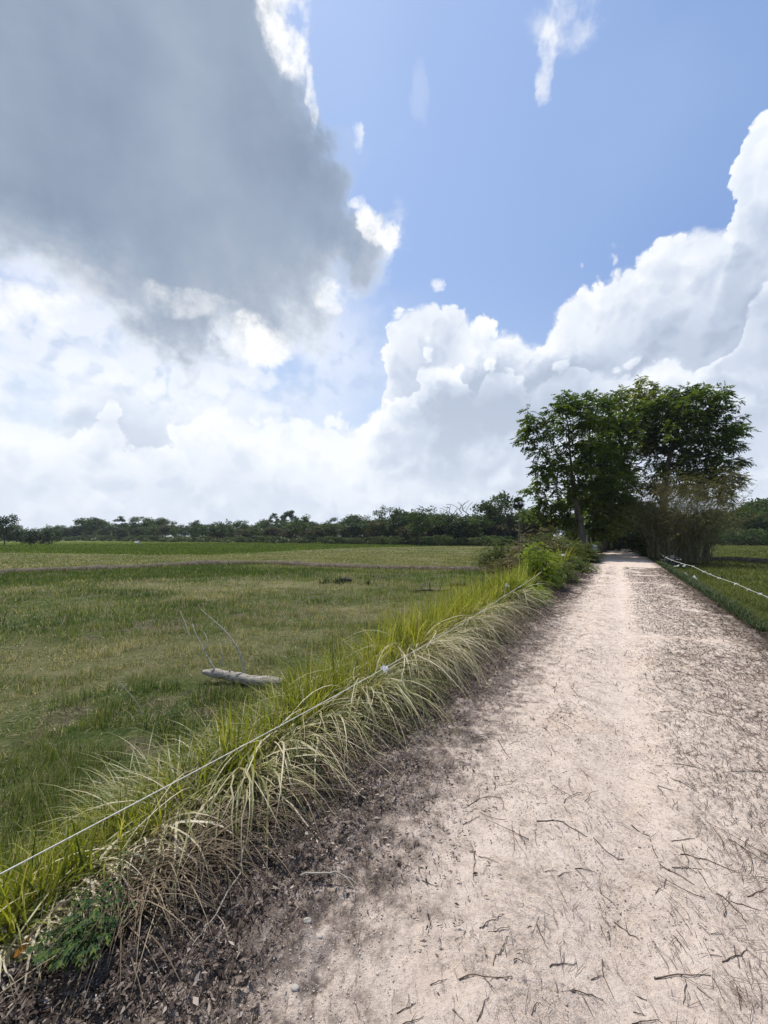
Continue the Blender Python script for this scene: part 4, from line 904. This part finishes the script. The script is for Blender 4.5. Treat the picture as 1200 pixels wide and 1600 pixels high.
# rows filling the treeline
random.seed(77)
kinds = ['round', 'bushy', 'round', 'open', 'bushy', 'round']
LB = 'dense green tree in the long treeline along the left horizon'
i = 0
px = -40
prof = lambda x: np.interp(x, [0, 100, 140, 200, 260, 300, 360, 420, 470, 520, 600, 640, 700, 740, 800, 860], [822, 824, 817, 818, 816, 820, 815, 818, 811, 810, 808, 800, 802, 804, 796, 796])+4
yd = lambda x: np.interp(x, [0, 120, 280, 420, 600, 700, 860], [190, 195, 160, 135, 110, 98, 95])
while px < 850:
    Y = yd(px)*random.uniform(.94, 1.02); k = random.choice(kinds)
    far_tree(px, prof(px)+random.uniform(-7, 7), Y, k, 'dense green tree in the front row of the long left treeline', random.choice((None, None, M_FARL, M_FARL, M_FARD, M_FARB)), 1.35 if k != 'dome' else 1.0, group='front row trees of the left treeline', v=random.randint(0, 3))
    px += random.uniform(11, 17)*(1 if px < 560 else .95)
px = -60
while px < 860:
    Y = yd(px)*random.uniform(1.1, 1.3); k = random.choice(kinds)
    far_tree(px, prof(px)+random.choice((-11, -6, -2, 0, 3))+random.uniform(-2, 2), Y, k, 'tree half hidden in the back row of the left treeline', None, 1.1, group='back row trees of the left treeline', v=random.randint(0, 3))
    px += random.uniform(10, 16)
px = -30
while px < 860:                             # low scrub at the foot
    Y = yd(px)*random.uniform(.88, .93)
    far_tree(px, 838+random.uniform(-5, 2), Y, 'bushy', 'low dark scrub bush at the foot of the left treeline', random.choice((None, None, M_FARL)), 1.7, group='scrub bushes along the foot of the treeline', v=random.randint(0, 3), name='scrub_bush')
    px += random.uniform(9, 15)
for px, lab in ((256, 'left'), (270, 'right')): far_tree(px, 840, 140, 'bushy', lab+' half of the pale green low hedge before the woods', M_FARL, 2.0, v=1, name='hedge')
# right side woods
px = 1110
while px < 1260:
    far_tree(px, np.interp(px, [1110, 1150, 1170, 1200, 1260], [790, 795, 786, 778, 770])+random.uniform(-3, 8), random.uniform(92, 120), random.choice(('round', 'bushy', 'dome')), 'dark tree in the woods beyond the right field', random.choice((None, None, M_FARL)), 1.15, FIELD_R, 'trees of the right woods', random.randint(0, 3))
    px += random.uniform(7, 11)
px = 1105
while px < 1250:
    far_tree(px, 826+random.uniform(-5, 6), random.uniform(84, 90), 'bushy', 'young pale green tree before the right woods', random.choice((M_FARL, M_FARL, None)), 1.1, FIELD_R, 'young trees before the right woods', random.randint(0, 2), name='young_tree')
    px += random.uniform(8, 13)
far_tree(1190, 775, 88, 'round', 'tall dark round tree at the right picture edge', wscale=.8, v=1)
far_tree(1172, 786, 95, 'open', 'ragged tree just left of the tall dark one at the right edge', wscale=.9, v=2)
# pale heap before the left woods
scrap(on(214, 849, FIELD_L)+[0, 0, .1], 1.2, 'small whitish heap of sheeting before the distant left woods', 4, 'sheeting', 'sheeting_heap')

# ------------------------------------------------------------------ light
SUN_EL, SUN_AZ = R(66), R(-34)           # azimuth from +Y, negative is left
d = Vector((math.sin(SUN_AZ)*math.cos(SUN_EL), math.cos(SUN_AZ)*math.cos(SUN_EL), math.sin(SUN_EL)))
sl = bpy.data.lights.new('sun', 'SUN'); sl.energy = 4.2; sl.angle = R(.6); sl.color = (1, .95, .87)
so = bpy.data.objects.new('sun', sl); COL.objects.link(so); so.rotation_euler = d.to_track_quat('Z', 'Y').to_euler()

# ------------------------------------------------------------------ sky: Nishita + procedural clouds laid out by direction
w = bpy.data.worlds.new('World'); scene.world = w; w.use_nodes = True; nt = w.node_tree; nt.nodes.clear()
out = nt.nodes.new('ShaderNodeOutputWorld'); bg = nt.nodes.new('ShaderNodeBackground'); nt.links.new(bg.outputs[0], out.inputs[0])
sky = nt.nodes.new('ShaderNodeTexSky'); sky.sky_type = 'NISHITA'; sky.sun_disc = False; sky.sun_elevation = SUN_EL; sky.sun_rotation = SUN_AZ
sky.air_density = 1.2; sky.dust_density = .7; sky.ozone_density = 2.6
skc = nt.nodes.new('ShaderNodeVectorMath'); skc.operation = 'SCALE'; nt.links.new(sky.outputs[0], skc.inputs[0]); skc.inputs['Scale'].default_value = .12
tc = nt.nodes.new('ShaderNodeTexCoord'); dirv = tc.outputs['Generated']
def S2(px, py):
    r = ray(px, py); r = r/np.linalg.norm(r); return r[0]/(1+r[1]), r[2]/(1+r[1])
sep = nt.nodes.new('ShaderNodeSeparateXYZ'); nt.links.new(dirv, sep.inputs[0]); dx, dy, dz = (X(nt, o) for o in sep.outputs)
den = (dy+1).max(.06); U = dx/den; W = dz/den
def vec2(a, b):
    n = nt.nodes.new('ShaderNodeCombineXYZ'); nt.links.new(a.s, n.inputs[0]); nt.links.new(b.s, n.inputs[1]); return n.outputs[0]
P0 = vec2(U, W); P1 = vec2(U-.006, W+.012)          # second point: a step towards the sun
def nz(v, scale, detail, rough=.55):
    n = nt.nodes.new('ShaderNodeTexNoise'); n.noise_dimensions = '2D'; n.inputs['Scale'].default_value = scale; n.inputs['Detail'].default_value = detail; n.inputs['Roughness'].default_value = rough
    nt.links.new(v, n.inputs['Vector']); return n
def nf(v, *a): return X(nt, nz(v, *a).outputs[0])
def warp(scale, detail, rough=.6):
    s_ = nt.nodes.new('ShaderNodeSeparateColor'); nt.links.new(nz(P0, scale, detail, rough).outputs[1], s_.inputs[0]); return X(nt, s_.outputs[0])-.5, X(nt, s_.outputs[1])-.5
def puffs(v, scale, detail=2):
    n = nt.nodes.new('ShaderNodeTexVoronoi'); n.voronoi_dimensions = '2D'; n.feature = 'F1'; n.inputs['Scale'].default_value = scale; n.inputs['Detail'].default_value = detail; n.inputs['Roughness'].default_value = .5
    nt.links.new(v, n.inputs['Vector']); d_ = X(nt, n.outputs['Distance']); return (1-d_*d_*1.6).max(0)
def curve(x, lo, hi, pts):
    """float curve through (x, y) points, both in stereographic units"""
    f = nt.nodes.new('ShaderNodeFloatCurve'); xin = (x-lo)/(hi-lo); nt.links.new(xin.s, f.inputs['Value']); ys = [p[1] for p in pts]; y0, y1 = min(ys)-.01, max(ys)+.01
    cv = f.mapping.curves[0]; P = sorted(((p[0]-lo)/(hi-lo), (p[1]-y0)/(y1-y0)) for p in pts)
    while len(cv.points) < len(P): cv.points.new(.5, .5)
    for q, (a, b) in zip(cv.points, P): q.location = (a, b); q.handle_type = 'AUTO'
    f.mapping.update(); return X(nt, f.outputs[0])*(y1-y0)+y0
wa, wb = warp(9, 7, .6)
Pw0 = vec2(U+wa*.05, W+wb*.05); Pw1 = vec2(U-.006+wa*.05, W+.012+wb*.05)
v0 = puffs(Pw0, 24); v1 = puffs(Pw1, 24)
TOP = [(-300, 560), (-100, 575), (0, 590), (60, 598), (100, 570), (200, 582), (260, 600), (330, 598), (400, 622), (470, 642), (560, 640), (594, 610), (603, 510), (628, 468), (690, 462), (745, 492), (800, 490), (850, 508), (876, 458), (940, 415), (1010, 385), (1032, 345), (1110, 350), (1150, 305), (1150, 262), (1172, 215), (1190, 160), (1230, 110), (1400, 20)]
TOP = [p for p in TOP if p != (1150, 262)]
TOPS = [S2(*p) for p in TOP]
uA = U+wa*.06; wA = W+wb*.07
dA = curve(uA, -1.0, 1.0, [(-1, TOPS[0][1])]+TOPS+[(1, TOPS[-1][1])])+(v0-.5)*.03-wA
soft_l = U.ss(-.16, .0)
aA = dA.ss(-.003, .011)*soft_l+dA.ss(-.03, .06)*(1-soft_l)
n0 = nf(P0, 8, 5, .5); n1 = nf(P1, 8, 5, .5)
lit = (n0-n1)*1.6+(v0-v1)*.55+.5
big = nf(P0, 4.2, 5, .5)
edge = 1-dA.ss(.0, .13)
TOP2 = [S2(*p) for p in ((-300, 640), (0, 648), (60, 640), (120, 668), (165, 640), (215, 690), (270, 668), (330, 650), (380, 640), (430, 672), (480, 645), (540, 668), (585, 640), (625, 600), (660, 545), (700, 540), (740, 600), (785, 560), (850, 590), (900, 560), (1000, 572), (1060, 545), (1120, 570), (1160, 480), (1200, 440), (1400, 300))]
dA2 = curve(uA+wa*.03, -1.0, 1.0, [(-1, TOP2[0][1])]+TOP2+[(1, TOP2[-1][1])])+(v0-.5)*.025-wA
e2 = dA2.ss(-.006, .006)*(1-dA2.ss(.0, .08))
sh2 = dA2.ss(-.07, -.002)*(1-dA2.ss(-.002, .004))
body = lit*.45+edge*.42+(big-.5)*.9+.20+e2*.30-sh2*.12
def blob(u0, w0, ru, rw):
    a = (U+wa*.14-u0)/ru; b = (W+wb*.14-w0)/rw; return (a*a+b*b).ss(0, 1, 1, 0)
body = body-blob(*S2(800, 625), .17, .075)*.62-blob(*S2(1120, 500), .2, .07)*.2-blob(*S2(700, 700), .2, .05)*.2-blob(*S2(180, 660), .09, .04)*.3
cA = ramp(nt, body, [(0, (.42, .49, .62)), (.35, (.57, .64, .77)), (.65, (.78, .83, .91)), (.95, (.97, .98, 1.0))])
_g = ((U-S2(500, 40)[0])*2.2)._m('POWER', 2)+((W-S2(500, 40)[1])*1.5)._m('POWER', 2)
hz = W.ss(-.02, .34, 1, 0)
left = U.ss(-.55, .35, 1, 0)
skyc = mixc(nt, .6, skc.outputs[0], (.245, .38, .74))
skyc = mixc(nt, _g.ss(0, 1, 1, 0)*.3, skyc, (.52, .69, 1.0))
skyc = mixc(nt, hz*.6+left*hz*.75, skyc, (.70, .81, .95))
cA = mixc(nt, (hz*hz)*.5+left*.15, cA, (.79, .85, .93))
# thin bright cloud filling the gap under the dark one
gap = ((U+wa*.1+.33)*2.3)._m('POWER', 2)+((W+wb*.1-.235)*6.5)._m('POWER', 2)
gapm = gap.ss(.15, 1.0, 1, 0)*(nf(P0, 6.5, 7, .58)+.16).ss(.42, .66)
col = mixc(nt, aA, mixc(nt, gapm*.7, skyc, ramp(nt, lit*.5+big*.5, [(.3, (.66, .73, .84)), (.55, (.93, .95, 1.0))])), cA)
# the great dark cloud, upper left
wc, wd_ = warp(5.5, 8, .6)
uC = U+wc*.18; wC = W+wd_*.16
RE = [S2(*p) for p in ((515, -300), (512, -60), (508, 0), (508, 80), (528, 150), (590, 215), (572, 285), (614, 365), (588, 412), (560, 465), (530, 500), (500, 540), (470, 580))]
BO = [S2(*p) for p in ((-400, 440), (-100, 455), (0, 470), (60, 462), (110, 478), (160, 500), (230, 545), (285, 600), (310, 625), (340, 585), (400, 565), (450, 550), (500, 520), (560, 470))]
dR = curve(wC, -.2, 1.4, [(b, a) for a, b in RE]+[(1.4, RE[0][0]), (-.2, RE[-1][0])])-uC
dB = wC-curve(uC, -1.0, .6, BO+[(-1.0, BO[0][1]), (.6, .9)])
fine = nf(P0, 15, 8, .62)
dC = dR.min(dB*1.1)+(fine-.5)*.12
aC = dC.ss(-.02, .04)*dR.ss(-.025, .012)
tb = (dB+(fine-.5)*.08).ss(-.03, .13); thick = (dR+(fine-.5)*.10).ss(-.03, .035)*(tb*.75+.25*dC.ss(0, .1))
shade = thick*.82+(big-.5)*.85+(nf(P0, 2.1, 3, .5)-.5)*.45+(nf(Pw0, 6.5, 6, .55)-.5)*.55
cC = ramp(nt, shade, [(0, (.92, .94, .98)), (.2, (.64, .70, .78)), (.45, (.44, .50, .60)), (.75, (.32, .39, .50)), (1, (.25, .31, .42))])
lf = (U*-1).ss(.25, .8); cC = mixc(nt, lf*.55, cC, (.44, .52, .58))
col = mixc(nt, aC, col, cC)
# detached bright scraps and wisps
ff = nf(P0, 34, 6, .62)
def scrapc(px, py, ru, rw, k, bias=0.0, c=(1, 1, 1)):
    global col
    u0, w0 = S2(px, py); a = (U+wc*.09-u0)/ru; b = (W+wd_*.09-w0)/rw; e = (a*a+b*b).ss(0, 1.5, 1, 0)
    m_ = e*1.1+(fine-.5)*3.0+(ff-.5)*2.0
    col = mixc(nt, (m_-bias).ss(.35, 1.7)*e.ss(.02, .6)*k, col, c)
for q in ((452, 30, .035, .035, 1, -.35), (478, 22, .025, .03, 1, -.2), (578, 206, .008, .010, .8, -.1), (601, 376, .015, .018, 1, -.3), (582, 345, .013, .024, .95, -.1), (518, 465, .03, .02, .9, -.1), (497, 130, .009, .02, .9, -.1), (572, 303, .013, .01, .8, -.1), (656, 446, .010, .012, .7, -.1),
          (834, 106, .013, .05, .6, -.1), (878, 8, .04, .035, .5, -.1), (650, 140, .009, .04, .12), (395, 545, .05, .035, .9, -.2), (20, 490, .08, .03, .8, -.2), (100, 440, .045, .03, .3), (300, 480, .05, .025, .5), (410, 605, .03, .012, .5)): scrapc(*q)
veil = nf(P0, 2.4, 3, .5).ss(.35, .7)*.5*W.ss(.25, .6); col = mixc(nt, veil*(U.ss(-.2, .1, 0, 1)), col, (.46, .62, .90))
col = mixc(nt, dz.ss(-.05, -.005, 1, 0), col, (.2, .2, .16))
nt.links.new(col, bg.inputs[0]); bg.inputs[1].default_value = 1.0
w.cycles.sampling_method = 'MANUAL'; w.cycles.sample_map_resolution = 512

# ------------------------------------------------------------------ haze
HAZE = True
if HAZE:
    hb = MB(); a, b = 420., 22.
    V = [(-a, -30, -1.9), (a, -30, -1.9), (a, a, -1.9), (-a, a, -1.9), (-a, -30, b), (a, -30, b), (a, a, b), (-a, a, b)]
    hb.add(V, [[0, 3, 2, 1], [4, 5, 6, 7], [0, 1, 5, 4], [1, 2, 6, 5], [2, 3, 7, 6], [3, 0, 4, 7]])
    m, hnt, ho = newmat('haze_air'); pv = hnt.nodes.new('ShaderNodeVolumePrincipled'); pv.inputs['Color'].default_value = (.80, .88, 1, 1); pv.inputs['Density'].default_value = .0002; pv.inputs['Anisotropy'].default_value = .3
    hnt.links.new(pv.outputs[0], ho.inputs['Volume']); o = hb.build('haze', m, smooth=False); tag(o, 'thin pale haze filling the air over the fields', 'haze', kind='stuff')

scene.view_settings.view_transform = 'Standard'; scene.view_settings.look = 'None'; scene.view_settings.exposure = .12; scene.view_settings.gamma = 1
scene.render.resolution_x = 768; scene.render.resolution_y = 1024
scene.render.engine = 'CYCLES'
